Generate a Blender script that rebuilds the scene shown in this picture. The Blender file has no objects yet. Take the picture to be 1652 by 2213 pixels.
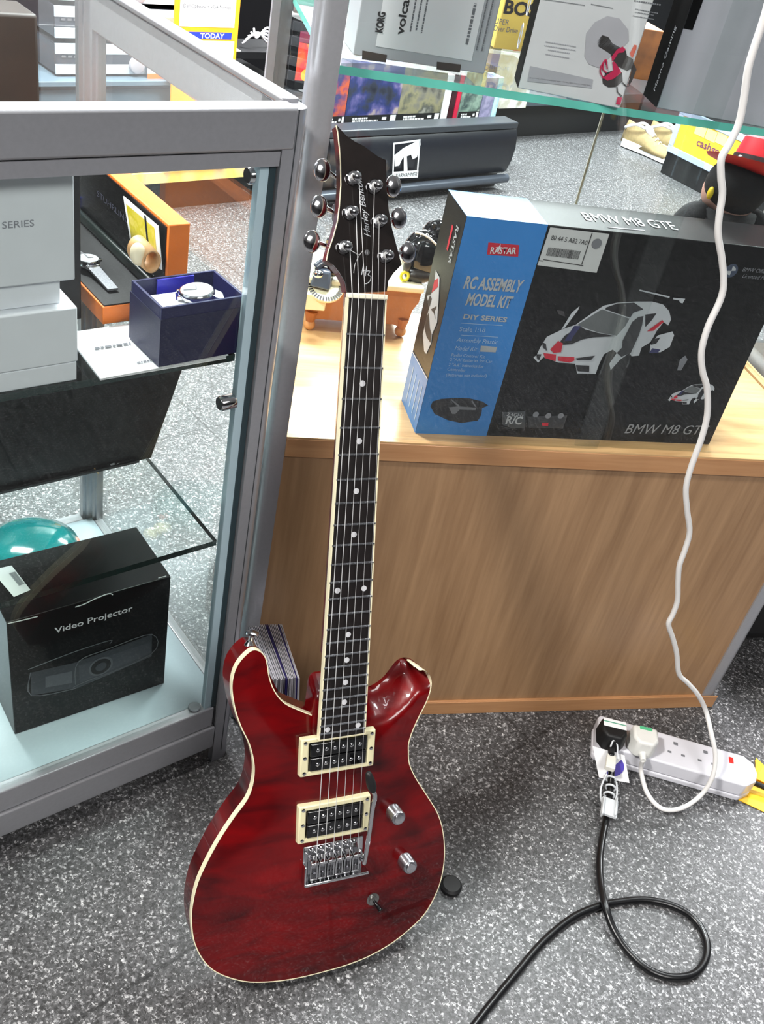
import bpy, bmesh, math, random
from mathutils import Vector, Matrix, geometry
random.seed(7)
sc = bpy.context.scene
# ------------------------------------------------------------------ camera
FPX, PITCH, ROLL, EYE = 2074.88, 0.633456, 0.22286, 1.17
YA, YB, YG = 0.76842, 0.320384, math.radians(47)
CXP, CYP = 826.0, 1106.5
fw = Vector((0, math.cos(PITCH), -math.sin(PITCH)))
_rt = Vector((1, 0, 0)); _up = _rt.cross(fw)
cr = math.cos(ROLL)*_rt + math.sin(ROLL)*_up
cu = -math.sin(ROLL)*_rt + math.cos(ROLL)*_up
EYEP = Vector((0, 0, EYE))
cam_d = bpy.data.cameras.new('camera'); cam = bpy.data.objects.new('camera', cam_d)
sc.collection.objects.link(cam)
cam_d.sensor_fit = 'VERTICAL'; cam_d.sensor_height = 24.0; cam_d.lens = FPX/2213.0*24.0
cam_d.clip_start = 0.02
cam.matrix_world = Matrix(((cr.x, cu.x, -fw.x, 0), (cr.y, cu.y, -fw.y, 0), (cr.z, cu.z, -fw.z, EYE), (0, 0, 0, 1)))
sc.camera = cam
# ------------------------------------------------------------------ world, exposure
sc.view_settings.view_transform = 'Standard'; sc.view_settings.look = 'None'
sc.view_settings.gamma = 1.0; sc.view_settings.use_curve_mapping = False
sc.view_settings.exposure = 1.32
sc.cycles.use_denoising = True
sc.cycles.max_bounces = 10; sc.cycles.transparent_max_bounces = 24
sc.cycles.caustics_reflective = False; sc.cycles.caustics_refractive = False
w = bpy.data.worlds.new('world'); sc.world = w; w.use_nodes = True
w.node_tree.nodes['Background'].inputs[0].default_value = (0.95, 0.96, 1.0, 1)
w.node_tree.nodes['Background'].inputs[1].default_value = 0.16
def lamp(name, loc, target, size, size_y, power, col=(1, 1, 1)):
    d = bpy.data.lights.new(name, 'AREA'); d.shape = 'RECTANGLE'; d.size = size; d.size_y = size_y
    d.energy = power; d.color = col
    o = bpy.data.objects.new(name, d); sc.collection.objects.link(o); o.location = loc
    o.rotation_euler = (Vector(target)-Vector(loc)).to_track_quat('-Z', 'Y').to_euler()
    return o
CEIL = 2.7
lamp('overhead_area_light', (-1.45, -0.25, CEIL-.05), (-1.45, -.25, 0), .32, .32, 54, (1, .97, .92))
lamp('overhead_area_light', (0.35, 2.0, CEIL-.05), (.35, 2.0, 0), 1.0, .4, 95, (.98, .98, 1))
lamp('overhead_area_light', (-1.5, 2.0, CEIL-.05), (-1.5, 2.0, 0), 1.0, .4, 80, (.98, .98, 1))
lamp('overhead_area_light', (0.2, 4.6, CEIL-.05), (.2, 4.6, 0), 1.2, .6, 125, (.95, .98, 1))
lamp('overhead_area_light', (-1.9, 5.3, CEIL-.05), (-2.6, 5.6, 1.4), 1.2, .6, 70, (1, 1, 1))  # added wall washer, so glass top and rails reflect a bright wall
lamp('overhead_area_light', (2.8, 3.6, CEIL-.05), (2.8, 3.6, 0), 1.2, .6, 85, (.95, .98, 1))
lamp('overhead_area_light', (1.1, -1.3, CEIL-.05), (1.1, -1.3, 0), 1.2, 1.2, 36, (1, .98, .96))  # added fill, no lamp seen here; brightens the counter's front faces

# ------------------------------------------------------------------ materials
def lin(c):
    return tuple(((v/255.0)/12.92 if v <= 10 else (((v/255.0)+.055)/1.055)**2.4) for v in c) + (1,)
MATS = {}
def mat(name, rgb, rough=.5, metal=0., spec=.5, coat=0., noise=0.06, scale=30, emit=0., bump=0.):
    if name in MATS: return MATS[name]
    m = bpy.data.materials.new(name); m.use_nodes = True
    nt = m.node_tree; b = nt.nodes['Principled BSDF']; c = lin(rgb)
    n = nt.nodes.new('ShaderNodeTexNoise'); n.inputs['Scale'].default_value = scale; n.inputs['Detail'].default_value = 3
    tc = nt.nodes.new('ShaderNodeTexCoord'); nt.links.new(tc.outputs['Object'], n.inputs['Vector'])
    r = nt.nodes.new('ShaderNodeValToRGB')
    r.color_ramp.elements[0].position = .3; r.color_ramp.elements[1].position = .7
    r.color_ramp.elements[0].color = tuple(v*(1-noise) for v in c[:3]) + (1,)
    r.color_ramp.elements[1].color = tuple(min(1, v*(1+noise)) for v in c[:3]) + (1,)
    nt.links.new(n.outputs['Fac'], r.inputs[0]); nt.links.new(r.outputs[0], b.inputs['Base Color'])
    b.inputs['Roughness'].default_value = rough; b.inputs['Metallic'].default_value = metal
    b.inputs['Specular IOR Level'].default_value = spec; b.inputs['Coat Weight'].default_value = coat
    b.inputs['Coat Roughness'].default_value = .05
    if emit:
        nt.links.new(r.outputs[0], b.inputs['Emission Color']); b.inputs['Emission Strength'].default_value = emit
    if bump:
        bp = nt.nodes.new('ShaderNodeBump'); bp.inputs['Strength'].default_value = bump; bp.inputs['Distance'].default_value = .001
        nt.links.new(n.outputs['Fac'], bp.inputs['Height']); nt.links.new(bp.outputs[0], b.inputs['Normal'])
    MATS[name] = m; return m
def glass(name, tint=(.96, .985, .975), refl=1.0, rough=0.0):
    if name in MATS: return MATS[name]
    m = bpy.data.materials.new(name); m.use_nodes = True; nt = m.node_tree
    nt.nodes.remove(nt.nodes['Principled BSDF']); out = nt.nodes['Material Output']
    t = nt.nodes.new('ShaderNodeBsdfTransparent'); t.inputs[0].default_value = (*tint, 1)
    g = nt.nodes.new('ShaderNodeBsdfGlossy'); g.inputs['Roughness'].default_value = rough
    lw = nt.nodes.new('ShaderNodeLayerWeight'); lw.inputs[0].default_value = .5
    p = nt.nodes.new('ShaderNodeMath'); p.operation = 'POWER'; p.inputs[1].default_value = 5
    a = nt.nodes.new('ShaderNodeMath'); a.operation = 'MULTIPLY_ADD'
    a.inputs[1].default_value = .9*refl; a.inputs[2].default_value = .035*refl
    mx = nt.nodes.new('ShaderNodeMixShader')
    nt.links.new(lw.outputs['Facing'], p.inputs[0]); nt.links.new(p.outputs[0], a.inputs[0])
    nt.links.new(a.outputs[0], mx.inputs[0]); nt.links.new(t.outputs[0], mx.inputs[1]); nt.links.new(g.outputs[0], mx.inputs[2])
    nt.links.new(mx.outputs[0], out.inputs[0]); MATS[name] = m; return m
def wood(name, c1, c2, vec_scale, rough=.35, dist=2.0):
    m = bpy.data.materials.new(name); m.use_nodes = True; nt = m.node_tree; b = nt.nodes['Principled BSDF']
    tc = nt.nodes.new('ShaderNodeTexCoord'); mp = nt.nodes.new('ShaderNodeMapping'); mp.inputs['Scale'].default_value = vec_scale
    n = nt.nodes.new('ShaderNodeTexNoise'); n.inputs['Scale'].default_value = 4; n.inputs['Detail'].default_value = 6; n.inputs['Distortion'].default_value = dist*.2
    n2 = nt.nodes.new('ShaderNodeTexNoise'); n2.inputs['Scale'].default_value = 18; n2.inputs['Detail'].default_value = 4
    mx = nt.nodes.new('ShaderNodeMix'); mx.data_type = 'FLOAT'; mx.inputs[0].default_value = .4
    r = nt.nodes.new('ShaderNodeValToRGB'); r.color_ramp.elements[0].position = .34; r.color_ramp.elements[1].position = .66
    r.color_ramp.elements[0].color = lin(c1); r.color_ramp.elements[1].color = lin(c2)
    nt.links.new(tc.outputs['Object'], mp.inputs[0]); nt.links.new(mp.outputs[0], n.inputs[0]); nt.links.new(mp.outputs[0], n2.inputs[0])
    nt.links.new(n.outputs['Fac'], mx.inputs[2]); nt.links.new(n2.outputs['Fac'], mx.inputs[3])
    nt.links.new(mx.outputs[0], r.inputs[0]); nt.links.new(r.outputs[0], b.inputs['Base Color'])
    b.inputs['Roughness'].default_value = rough
    MATS[name] = m; return m
ALU = mat('anodised_aluminium', (180, 181, 186), .30, .55, noise=.03, scale=200)
ALUD = mat('dark_aluminium_groove', (88, 92, 96), .4, .6, noise=.03)
CHROME = mat('chrome', (215, 215, 218), .12, 1.0, noise=.02)
GLASS = glass('clear_glass')
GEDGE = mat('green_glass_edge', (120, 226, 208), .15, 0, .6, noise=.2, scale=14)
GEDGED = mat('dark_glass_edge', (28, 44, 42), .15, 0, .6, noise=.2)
WOODF = wood('beech_laminate_upright_grain', (146, 112, 80), (176, 140, 104), (9, 9, .55))
WOODT = wood('beech_laminate_lengthwise_grain', (190, 146, 98), (222, 184, 132), (.8, 10, 10), .3)
WOODE = wood('beech_edging', (176, 126, 84), (196, 148, 104), (.8, 14, 14), .35)
WHITE = mat('white_plastic', (232, 232, 236), .35, noise=.02)
WHITEC = mat('white_card', (222, 222, 226), .6, noise=.03)
PAPER = mat('white_paper', (242, 242, 244), .7, noise=.02)
BLACKG = mat('black_gloss', (12, 12, 14), .08, coat=.5, noise=.1)
BLACKM = mat('black_matt', (16, 16, 18), .55, noise=.15)
BLACKC = mat('black_card', (12, 12, 13), .34, 0, .22, noise=.15)
CREAM = mat('cream_plastic', (238, 230, 196), .3, coat=.3, noise=.02)
INKL = mat('pale_grey_ink', (176, 180, 184), .5, noise=.05)
INKW = mat('white_ink', (225, 227, 230), .5, noise=.03)
INKD = mat('dark_ink', (52, 50, 52), .6, noise=.1)
INKG = mat('mid_grey_ink', (120, 122, 128), .6, noise=.1)
RED = mat('red_ink', (200, 34, 56), .5, noise=.05)
ORANGE = mat('orange_card', (236, 122, 40), .5, noise=.05)
YELLOW = mat('yellow_card', (250, 196, 40), .5, noise=.04)
BLACKS = mat('flat_black_card', (12, 12, 12), .8, 0, .05, noise=.15)
BLUEB = mat('bright_blue_card', (52, 132, 208), .38, noise=.06, scale=8)
NAVY = mat('navy_card', (20, 22, 74), .45, noise=.06)
PURPLE = mat('deep_violet_ink', (62, 42, 170), .5, noise=.05)
# flooring: flecked vinyl
def floor_mat():
    m = bpy.data.materials.new('flecked_grey_vinyl'); m.use_nodes = True; nt = m.node_tree; b = nt.nodes['Principled BSDF']
    tc = nt.nodes.new('ShaderNodeTexCoord')
    v = nt.nodes.new('ShaderNodeTexVoronoi'); v.inputs['Scale'].default_value = 400
    dn = nt.nodes.new('ShaderNodeTexNoise'); dn.inputs['Scale'].default_value = 400; dn.inputs['Detail'].default_value = 2
    ad = nt.nodes.new('ShaderNodeMix'); ad.data_type = 'VECTOR'; ad.inputs[0].default_value = .006
    nt.links.new(tc.outputs['Object'], ad.inputs[4]); nt.links.new(dn.outputs['Color'], ad.inputs[5]); nt.links.new(ad.outputs[1], v.inputs['Vector'])
    nt.links.new(tc.outputs['Object'], dn.inputs['Vector'])
    sp = nt.nodes.new('ShaderNodeSeparateColor'); nt.links.new(v.outputs['Color'], sp.inputs[0])
    n2 = nt.nodes.new('ShaderNodeTexNoise'); n2.inputs['Scale'].default_value = 130; n2.inputs['Detail'].default_value = 4
    nt.links.new(tc.outputs['Object'], n2.inputs['Vector'])
    mx = nt.nodes.new('ShaderNodeMath'); mx.operation = 'MULTIPLY_ADD'; mx.inputs[1].default_value = .55
    sb = nt.nodes.new('ShaderNodeMath'); sb.operation = 'MULTIPLY'; sb.inputs[1].default_value = .55
    nt.links.new(n2.outputs['Fac'], sb.inputs[0]); nt.links.new(sp.outputs[0], mx.inputs[0]); nt.links.new(sb.outputs[0], mx.inputs[2])
    r = nt.nodes.new('ShaderNodeValToRGB'); e = r.color_ramp.elements
    e[0].position = .12; e[0].color = lin((26, 25, 25)); e[1].position = .45; e[1].color = lin((66, 66, 67))
    x = e.new(.71); x.color = lin((90, 90, 92)); x = e.new(.81); x.color = lin((158, 158, 160)); x = e.new(.92); x.color = lin((214, 214, 214))
    nt.links.new(mx.outputs[0], r.inputs[0])
    # tile seams
    mp = nt.nodes.new('ShaderNodeMapping'); mp.inputs['Rotation'].default_value = (0, 0, -YG)
    br = nt.nodes.new('ShaderNodeTexBrick'); br.offset = 0; br.inputs['Scale'].default_value = 1
    br.inputs['Brick Width'].default_value = .5; br.inputs['Row Height'].default_value = .5; br.inputs['Mortar Size'].default_value = .0025
    br.inputs['Color1'].default_value = br.inputs['Color2'].default_value = (1, 1, 1, 1); br.inputs['Mortar'].default_value = (.55, .55, .55, 1)
    nt.links.new(tc.outputs['Object'], mp.inputs[0]); nt.links.new(mp.outputs[0], br.inputs[0])
    ml = nt.nodes.new('ShaderNodeMix'); ml.data_type = 'RGBA'; ml.blend_type = 'MULTIPLY'; ml.inputs[0].default_value = 1
    nt.links.new(r.outputs[0], ml.inputs[6]); nt.links.new(br.outputs['Color'], ml.inputs[7])
    nt.links.new(ml.outputs[2], b.inputs['Base Color'])
    b.inputs['Roughness'].default_value = .42; b.inputs['Specular IOR Level'].default_value = .45
    bp = nt.nodes.new('ShaderNodeBump'); bp.inputs['Strength'].default_value = .3; bp.inputs['Distance'].default_value = .0006
    nt.links.new(sp.outputs[1], bp.inputs['Height']); nt.links.new(bp.outputs[0], b.inputs['Normal'])
    return m

# ------------------------------------------------------------------ geometry helpers
Z = Vector((0, 0, 1))
def frame(o, yaw): return Matrix.Translation(Vector(o)) @ Matrix.Rotation(yaw, 4, 'Z')
MC = frame((-.1477, .9089, 0), YA)         # the counter's frame
MT = frame((.1408, 1.079, 0), YB)          # the tall showcase's frame
MG = frame((0, 0, 0), YG)                  # the shop's shelving rows
MW = Matrix.Identity(4)
def ray(x, y): return fw*FPX + cr*(x-CXP) - cu*(y-CYP)
def on_z(x, y, z):                          # the point at height z seen at pixel x, y
    d = ray(x, y); return EYEP + d*((z-EYE)/d.z)
def on_pl(x, y, p0, n):                     # the point of the plane (p0, n) seen at pixel x, y
    d = ray(x, y); return EYEP + d*((p0-EYEP).dot(n)/d.dot(n))
def on_y(x, y, F, dep):                     # ... on the vertical plane y = dep of frame F
    return on_pl(x, y, F @ Vector((0, dep, 0)), (F.to_3x3() @ Vector((0, 1, 0))))
class M:
    def __init__(s): s.bm = bmesh.new()
    def face(s, vs):
        try: return s.bm.faces.new(vs)
        except ValueError: return None
    def poly(s, pts):
        s.face([s.bm.verts.new(p) for p in pts]); return s
    def box(s, x0, x1, y0, y1, z0, z1, mi=0):
        v = [s.bm.verts.new(p) for p in ((x0, y0, z0), (x1, y0, z0), (x1, y1, z0), (x0, y1, z0), (x0, y0, z1), (x1, y0, z1), (x1, y1, z1), (x0, y1, z1))]
        for f in ((3, 2, 1, 0), (4, 5, 6, 7), (0, 1, 5, 4), (1, 2, 6, 5), (2, 3, 7, 6), (3, 0, 4, 7)):
            s.face([v[i] for i in f]).material_index = mi
        return s
    def hexa(s, b, t):                      # bottom loop, top loop
        vb = [s.bm.verts.new(p) for p in b]; vt = [s.bm.verts.new(p) for p in t]; n = len(b)
        s.face(vb[::-1]); s.face(vt)
        for i in range(n): s.face([vb[i], vb[(i+1) % n], vt[(i+1) % n], vt[i]])
        return s
    def prism(s, pts, a, b, ax='z'):
        f = {'z': lambda p, h: (p[0], p[1], h), 'y': lambda p, h: (p[0], h, p[1]), 'x': lambda p, h: (h, p[0], p[1])}[ax]
        return s.hexa([f(p, a) for p in pts], [f(p, b) for p in pts])
    def ring(s, c, u, v, r, n, r2=None):
        return [s.bm.verts.new(c + u*(r*math.cos(2*math.pi*i/n)) + v*((r2 or r)*math.sin(2*math.pi*i/n))) for i in range(n)]
    def bridge(s, a, b):
        n = len(a)
        for i in range(n): s.face([a[i], a[(i+1) % n], b[(i+1) % n], b[i]])
    def lathe(s, c, ax, prof, n=24):        # prof: (radius, distance along ax)
        c = Vector(c); ax = Vector(ax).normalized(); u = ax.orthogonal().normalized(); v = ax.cross(u)
        prev = None
        for k, (r, h) in enumerate(prof):
            rg = s.ring(c+ax*h, u, v, max(r, 1e-5), n)
            if prev: s.bridge(prev, rg)
            else: s.face(rg[::-1])
            prev = rg
        s.face(prev); return s
    def cyl(s, a, b, r, n=16, r2=None):
        a = Vector(a); b = Vector(b); return s.lathe(a, b-a, [(r, 0), (r2 if r2 is not None else r, (b-a).length)], n)
    def tube(s, pts, r, n=10, sub=6, closed=False):
        P = [Vector(p) for p in pts]; out = []
        N = len(P)
        for i in range(N if closed else N-1):
            if closed: p0, p1, p2, p3 = P[i-1], P[i], P[(i+1) % N], P[(i+2) % N]
            else: p0, p1, p2, p3 = P[max(i-1, 0)], P[i], P[i+1], P[min(i+2, N-1)]
            for k in range(sub):
                t = k/sub
                out.append(.5*((2*p1)+(p2-p0)*t+(2*p0-5*p1+4*p2-p3)*t*t+(3*p1-p0-3*p2+p3)*t**3))
        if not closed: out.append(P[-1])
        u = None; rings = []
        L = len(out)
        for i, p in enumerate(out):
            d = (out[(i+1) % L]-out[i-1]) if closed else (out[min(i+1, L-1)]-out[max(i-1, 0)])
            d.normalize()
            u = d.orthogonal().normalized() if u is None else (u-d*u.dot(d)).normalized()
            rr = r(i/(L-1)) if callable(r) else r
            rings.append(s.ring(p, u, d.cross(u), rr, n))
        for a, b in zip(rings, rings[1:]): s.bridge(a, b)
        if closed: s.bridge(rings[-1], rings[0])
        else: s.face(rings[0][::-1]); s.face(rings[-1])
        return s
    def sph(s, c, r, n=24, m=14, T=None):
        c = Vector(c); r = (r, r, r) if isinstance(r, (int, float)) else r; R = T or Matrix.Identity(3)
        rows = []
        for j in range(1, m):
            a = math.pi*j/m
            rows.append([s.bm.verts.new(c + R @ Vector((r[0]*math.sin(a)*math.cos(2*math.pi*i/n), r[1]*math.sin(a)*math.sin(2*math.pi*i/n), r[2]*math.cos(a)))) for i in range(n)])
        t = s.bm.verts.new(c + R @ Vector((0, 0, r[2]))); b = s.bm.verts.new(c - R @ Vector((0, 0, r[2])))
        for i in range(n): s.face([t, rows[0][i], rows[0][(i+1) % n]]); s.face([b, rows[-1][(i+1) % n], rows[-1][i]])
        for x, y in zip(rows, rows[1:]): 
            for i in range(n): s.face([x[i], y[i], y[(i+1) % n], x[(i+1) % n]])
        return s
    def put(s, name, ms, parent=None, bevel=0, smooth=False, label=None, mtx=None, seg=2):
        me = bpy.data.meshes.new(name); bmesh.ops.recalc_face_normals(s.bm, faces=s.bm.faces)
        s.bm.to_mesh(me); s.bm.free()
        for m in (ms if isinstance(ms, (list, tuple)) else [ms]): me.materials.append(m)
        o = bpy.data.objects.new(name, me); sc.collection.objects.link(o)
        if parent: o.parent = parent
        if mtx is not None: o.matrix_local = mtx
        if smooth:
            for p in me.polygons: p.use_smooth = True
            if smooth != 'all':
                me.set_sharp_from_angle(angle=math.radians(40))
        if bevel:
            b = o.modifiers.new('bevel', 'BEVEL'); b.width = bevel; b.segments = seg; b.limit_method = 'ANGLE'; b.angle_limit = math.radians(40)
            for p in me.polygons: p.use_smooth = True
            me.set_sharp_from_angle(angle=math.radians(40))
        if label: o['label'] = label
        return o
def tag(o, label, cat, group=None, kind=None):
    o['label'] = label; o['category'] = cat
    if group: o['group'] = group
    if kind: o['kind'] = kind
    return o
def thing(name, label, cat, F=MW, loc=(0, 0, 0), rz=0, group=None, mtx=None):
    o = bpy.data.objects.new(name, None); sc.collection.objects.link(o); o.empty_display_size = .05
    o.matrix_world = mtx if mtx is not None else F @ Matrix.Translation(loc) @ Matrix.Rotation(rz, 4, 'Z')
    return tag(o, label, cat, group)
def struct(o): o['kind'] = 'structure'; return o
def copy_tree(o, mtx, label, parent=None):
    c = o.copy(); sc.collection.objects.link(c); c.parent = parent
    if parent is None: c.matrix_world = mtx; c['label'] = label
    else: c.matrix_local = o.matrix_local.copy()
    for ch in [k for k in list(o.children)]: copy_tree(ch, None, None, c)
    return c
def local(T, p): return T.matrix_world.inverted() @ p
# lettering: built-in font, turned into mesh, fitted to a width and height on a plane
def text(body, m, parent, origin, xd, yd, h, width=None, name='lettering', bold=0, shear=0, align='LEFT', depth=.0002, label=None):
    cu_ = bpy.data.curves.new('t', 'FONT'); cu_.body = body; cu_.size = 1; cu_.offset = bold; cu_.shear = shear; cu_.resolution_u = 3
    to = bpy.data.objects.new('t', cu_); sc.collection.objects.link(to)
    bpy.context.view_layer.update()
    me = bpy.data.meshes.new_from_object(to.evaluated_get(bpy.context.evaluated_depsgraph_get()))
    bpy.data.objects.remove(to); bpy.data.curves.remove(cu_)
    xs = [v.co.x for v in me.vertices]; ys = [v.co.y for v in me.vertices]
    if not xs: return None
    x0, x1, y0, y1 = min(xs), max(xs), min(ys), max(ys)
    if h and any(ch.isupper() or ch in 'bdfhklt0123456789' for ch in body): k = h/.7
    else: k = (h or 1)/.52
    kx = width/(x1-x0) if width else k
    off = 0 if align == 'LEFT' else -(x1-x0)*kx*(.5 if align == 'CENTER' else 1)
    xd = Vector(xd).normalized(); yd = Vector(yd); yd = (yd-xd*yd.dot(xd)).normalized() if not isinstance(shear, str) else yd; nd = xd.cross(yd)
    origin = Vector(origin)
    for v in me.vertices:
        v.co = origin + xd*((v.co.x-x0)*kx+off) + yd*(v.co.y*k) + nd*depth
    me.materials.clear(); me.materials.append(m); me.name = name
    o = bpy.data.objects.new(name, me); sc.collection.objects.link(o); o.parent = parent
    if label: o['label'] = label
    return o
def seg_tube(m, a, b, r, n=6): m.cyl(a, b, r, n)

# ------------------------------------------------------------------ the setting
struct(M().box(-7, 9, -4, 10, -.03, 0).put('floor', floor_mat()))
struct(M().box(-7, 9, -4, 10, CEIL, CEIL+.05).put('ceiling', mat('ceiling_tile', (190, 190, 188), .9)))
WALL = mat('white_shop_wall', (232, 232, 232), .9)
GWALL = mat('grey_shop_wall', (120, 120, 124), .9)
struct(M().box(-7, 9, 3.9, 4.0, 0, CEIL).put('wall_back', WALL, mtx=MG))
struct(M().box(-7, -6.9, -4, 10, 0, CEIL).put('wall_left', GWALL))
struct(M().box(8.9, 9, -4, 10, 0, CEIL).put('wall_right', GWALL))
struct(M().box(-7, 9, -4, -3.9, 0, CEIL).put('wall_front', mat('dark_shop_wall', (40, 38, 40), .9)))
# ------------------------------------------------------------------ low glass counter on the left
def post_pts(cx_, cy_, sx, sy):            # extrusion with one rounded outer corner at (cx_, cy_); sx, sy point inwards
    r = .013; p = [(.028, 0)]
    for i in range(0, 9):
        a = math.pi/2*i/8; p.append((r-r*math.sin(a), r-r*math.cos(a)))
    p += [(0, .028), (.011, .028), (.011, .023), (.016, .023), (.016, .016), (.023, .016), (.023, .011), (.028, .011)]
    q = [(cx_+sx*a, cy_+sy*b) for a, b in p]
    return q if sx*sy > 0 else q[::-1]
CL, CR, CD, CH = -1.05, .006, .48, .93
T = thing('glass_display_counter', 'low aluminium framed glass display counter full of watches and boxes, left of the guitar', 'display counter', MC)
for nm, (px, py, sx, sy) in (('corner_post', (CR, 0, -1, 1)), ('corner_post', (CR, CD, -1, -1)), ('corner_post', (CL, 0, 1, 1)), ('corner_post', (CL, CD, 1, -1))):
    m = M().prism(post_pts(px, py, sx, sy), 0, CH-.002)
    m.put(nm, ALU, T, smooth=True)
for (px, py, sy) in ((CR-.0142, 0, 1), (CR-.0142, CD, -1)):
    M().box(px-.0006, px+.0006, py-.0003*sy, py+.001*sy, .02, CH-.002).put('post_seam', ALUD, T)
M().box(CL+.03, CR-.0145, -.001, .022, .8912, CH).put('top_fascia', ALU, T, bevel=.003)
M().box(CL+.028, CR-.029, .0005, .02, .877, .8905).put('glazing_rail', ALU, T)
M().box(CL+.028, CR-.032, .003, .02, .081, .119).put('glazing_rail', ALU, T, bevel=.0015)
M().box(CL+.028, CR-.029, -.001, .02, .036, .080).put('bottom_rail', ALU, T, bevel=.002)
M().box(CR-.018, CR-.0008, .024, CD-.024, .877, CH).put('side_fascia', ALU, T, bevel=.003)
M().box(CR-.016, CR-.0008, .027, CD-.027, .036, .119).put('side_bottom_rail', ALU, T, bevel=.002)
M().box(CL+.03, CR-.029, CD-.02, CD, .912, CH).put('rear_fascia', ALU, T, bevel=.002)
M().box(CL+.03, CR-.029, CD-.02, CD, .036, .119).put('rear_bottom_rail', ALU, T, bevel=.002)
M().box(CR-.022, CR-.002, .02, CD-.02, CH-.004, CH+.002).put('top_side_trim', ALU, T, bevel=.0015)
M().box(CL+.028, CR-.046, .018, CD-.02, .101, .119).put('white_base_board', mat('white_laminate', (158, 172, 180), .35, noise=.01), T)
M().box(CR-.046, CR-.016, .018, CD-.02, .101, .119).put('white_base_board', MATS['white_laminate'], T)
M().box(CL+.028, CR-.035, .0085, .0135, .119, .878).put('front_glass', GLASS, T)
M().box(CR-.010, CR-.006, .026, CD-.026, .119, .878).put('side_glass', GLASS, T)
M().box(CL+.028, CR-.029, CD-.012, CD-.008, .119, .878).put('rear_glass', GLASS, T)
M().box(CL+.02, CR-.021, .020, CD-.02, .9235, .9285).put('glass_top', glass('bright_top_glass', (.97, .985, .98), .2), T)
M().box(CR-.0455, CR-.0355, .0065, .016, .119, .878).put('door_edge_strip', mat('pale_glass_edge', (190, 216, 226), .2, noise=.03), T)
M().box(CR-.0353, CR-.029, .005, .016, .119, .878).put('rubber_groove', mat('dark_teal_groove', (48, 66, 72), .4), T)
for zz in (.663, .4065):
    s = M().box(CL+.04, CR-.044, .020, CD-.075, zz, zz+.008)
    for f in s.bm.faces: f.material_index = 1 if abs(f.normal.z) < .5 else 0
    s.bm.normal_update()
    for f in s.bm.faces: f.material_index = 1 if abs(f.normal.z) < .5 else 0
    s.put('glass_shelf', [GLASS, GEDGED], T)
for p in ((498, 868, .012), (562, 378, .02)):
    q = local(T, on_y(p[0], p[1], MC, p[2]))
    M().lathe((q.x+.014, q.y, q.z), (-1, 0, 0), [(.004, 0), (.004, .006), (.0085, .010), (.0085, .026), (.007, .028)], 20).put('glass_clamp', CHROME, T, smooth=True)
q = local(T, on_z(420, 1530, .119))
M().cyl((q.x, q.y, .119), (q.x, q.y, .1225), .0085, 24).put('round_cap', mat('grey_cap', (150, 158, 164), .3), T, bevel=.001)
# ------------------------------------------------------------------ tall glass showcase on a beech base
TL, TR, TD = -.318, .528, .39
T = thing('glass_showcase', 'tall glass showcase with aluminium posts standing on a beech wood base behind the guitar', 'showcase', MT)
for px, py, sx, sy in ((TL, 0, 1, 1), (TR, 0, -1, 1), (TL, TD, 1, -1), (TR, TD, -1, -1)):
    M().prism(post_pts(px, py, sx, sy), 0, 1.92).put('corner_post', ALU, T, smooth=True)
M().box(TL+.028, TR-.028, .003, .018, .0285, .4945).put('base_front_panel', WOODF, T)
M().box(TL+.028, TR-.028, -.0015, .018, .495, .5225).put('worktop_edging', WOODE, T, bevel=.0012)
M().box(TL+.025, TR+.002, -.0025, .0, 0.0, .028).box(TL+.028, TR-.028, 0.0001, .016, 0, .028).put('plinth_strip', WOODE, T, bevel=.001)
M().box(TL+.028, TR-.028, .0181, TD-.02, .507, .525).box(TL+.028, TR-.028, -.0012, .0181, .5226, .525).put('worktop', WOODT, T)
for x in (TL+.006, TR-.022):
    M().box(x, x+.016, .028, TD-.028, .0, .5065).put('base_side_panel', WOODF, T)
    M().box(x, x+.022 if x < 0 else x+.016, .0375, TD-.0285, .507, .525).put('worktop_side_edge', WOODT, T)
M().box(TL+.028, TR-.028, TD-.02, TD-.004, 0, .5065).put('base_rear_panel', WOODF, T)
SG = glass('showcase_door_glass', (.965, .98, .975), 1.25)
M().box(TL+.028, .13, .0045, .0085, .5255, 1.86).put('sliding_glass_door', SG, T)
M().box(.10, TR-.028, .0100, .0140, .5255, 1.86).put('sliding_glass_door', SG, T)
M().box(TL+.010, TL+.014, .028, TD-.028, .5255, 1.86).put('side_glass', glass('faint_side_glass', (.97, .985, .98), .08), T)
M().box(TR-.014, TR-.010, .028, TD-.028, .5255, 1.86).put('side_glass', GLASS, T)
s = M().box(TL+.022, TR-.022, .0165, TD-.05, .942, .950); s.bm.normal_update()
for f in s.bm.faces: f.material_index = 1 if abs(f.normal.z) < .5 else 0
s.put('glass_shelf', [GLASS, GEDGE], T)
M().box(TL+.028, TR-.028, TD-.018, TD, .925, .965).put('rear_rail', ALU, T, bevel=.002)
M().box(TL+.028, TR-.028, .0, .02, 1.86, 1.92).box(TL+.028, TR-.028, TD-.02, TD, 1.86, 1.92).box(TL, TL+.02, .028, TD-.028, 1.86, 1.92).box(TR-.02, TR, .028, TD-.028, 1.86, 1.92).put('top_frame', ALU, T, bevel=.002)
a = local(T, on_z(1130, 430, .527)); 
# rear glass: two panes that meet at a bright polished edge
xm = .165
M().box(TL+.028, xm, TD-.034, TD-.030, .5255, .924).put('rear_glass', GLASS, T)
M().box(xm+.0005, TR-.028, TD-.029, TD-.025, .5255, .924).put('rear_glass', GLASS, T)
M().box(xm-.003, xm+.0003, TD-.028, TD-.0295, .5255, .924).put('rear_glass_edge', mat('pale_polished_edge', (205, 208, 200), .3), T)

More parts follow.
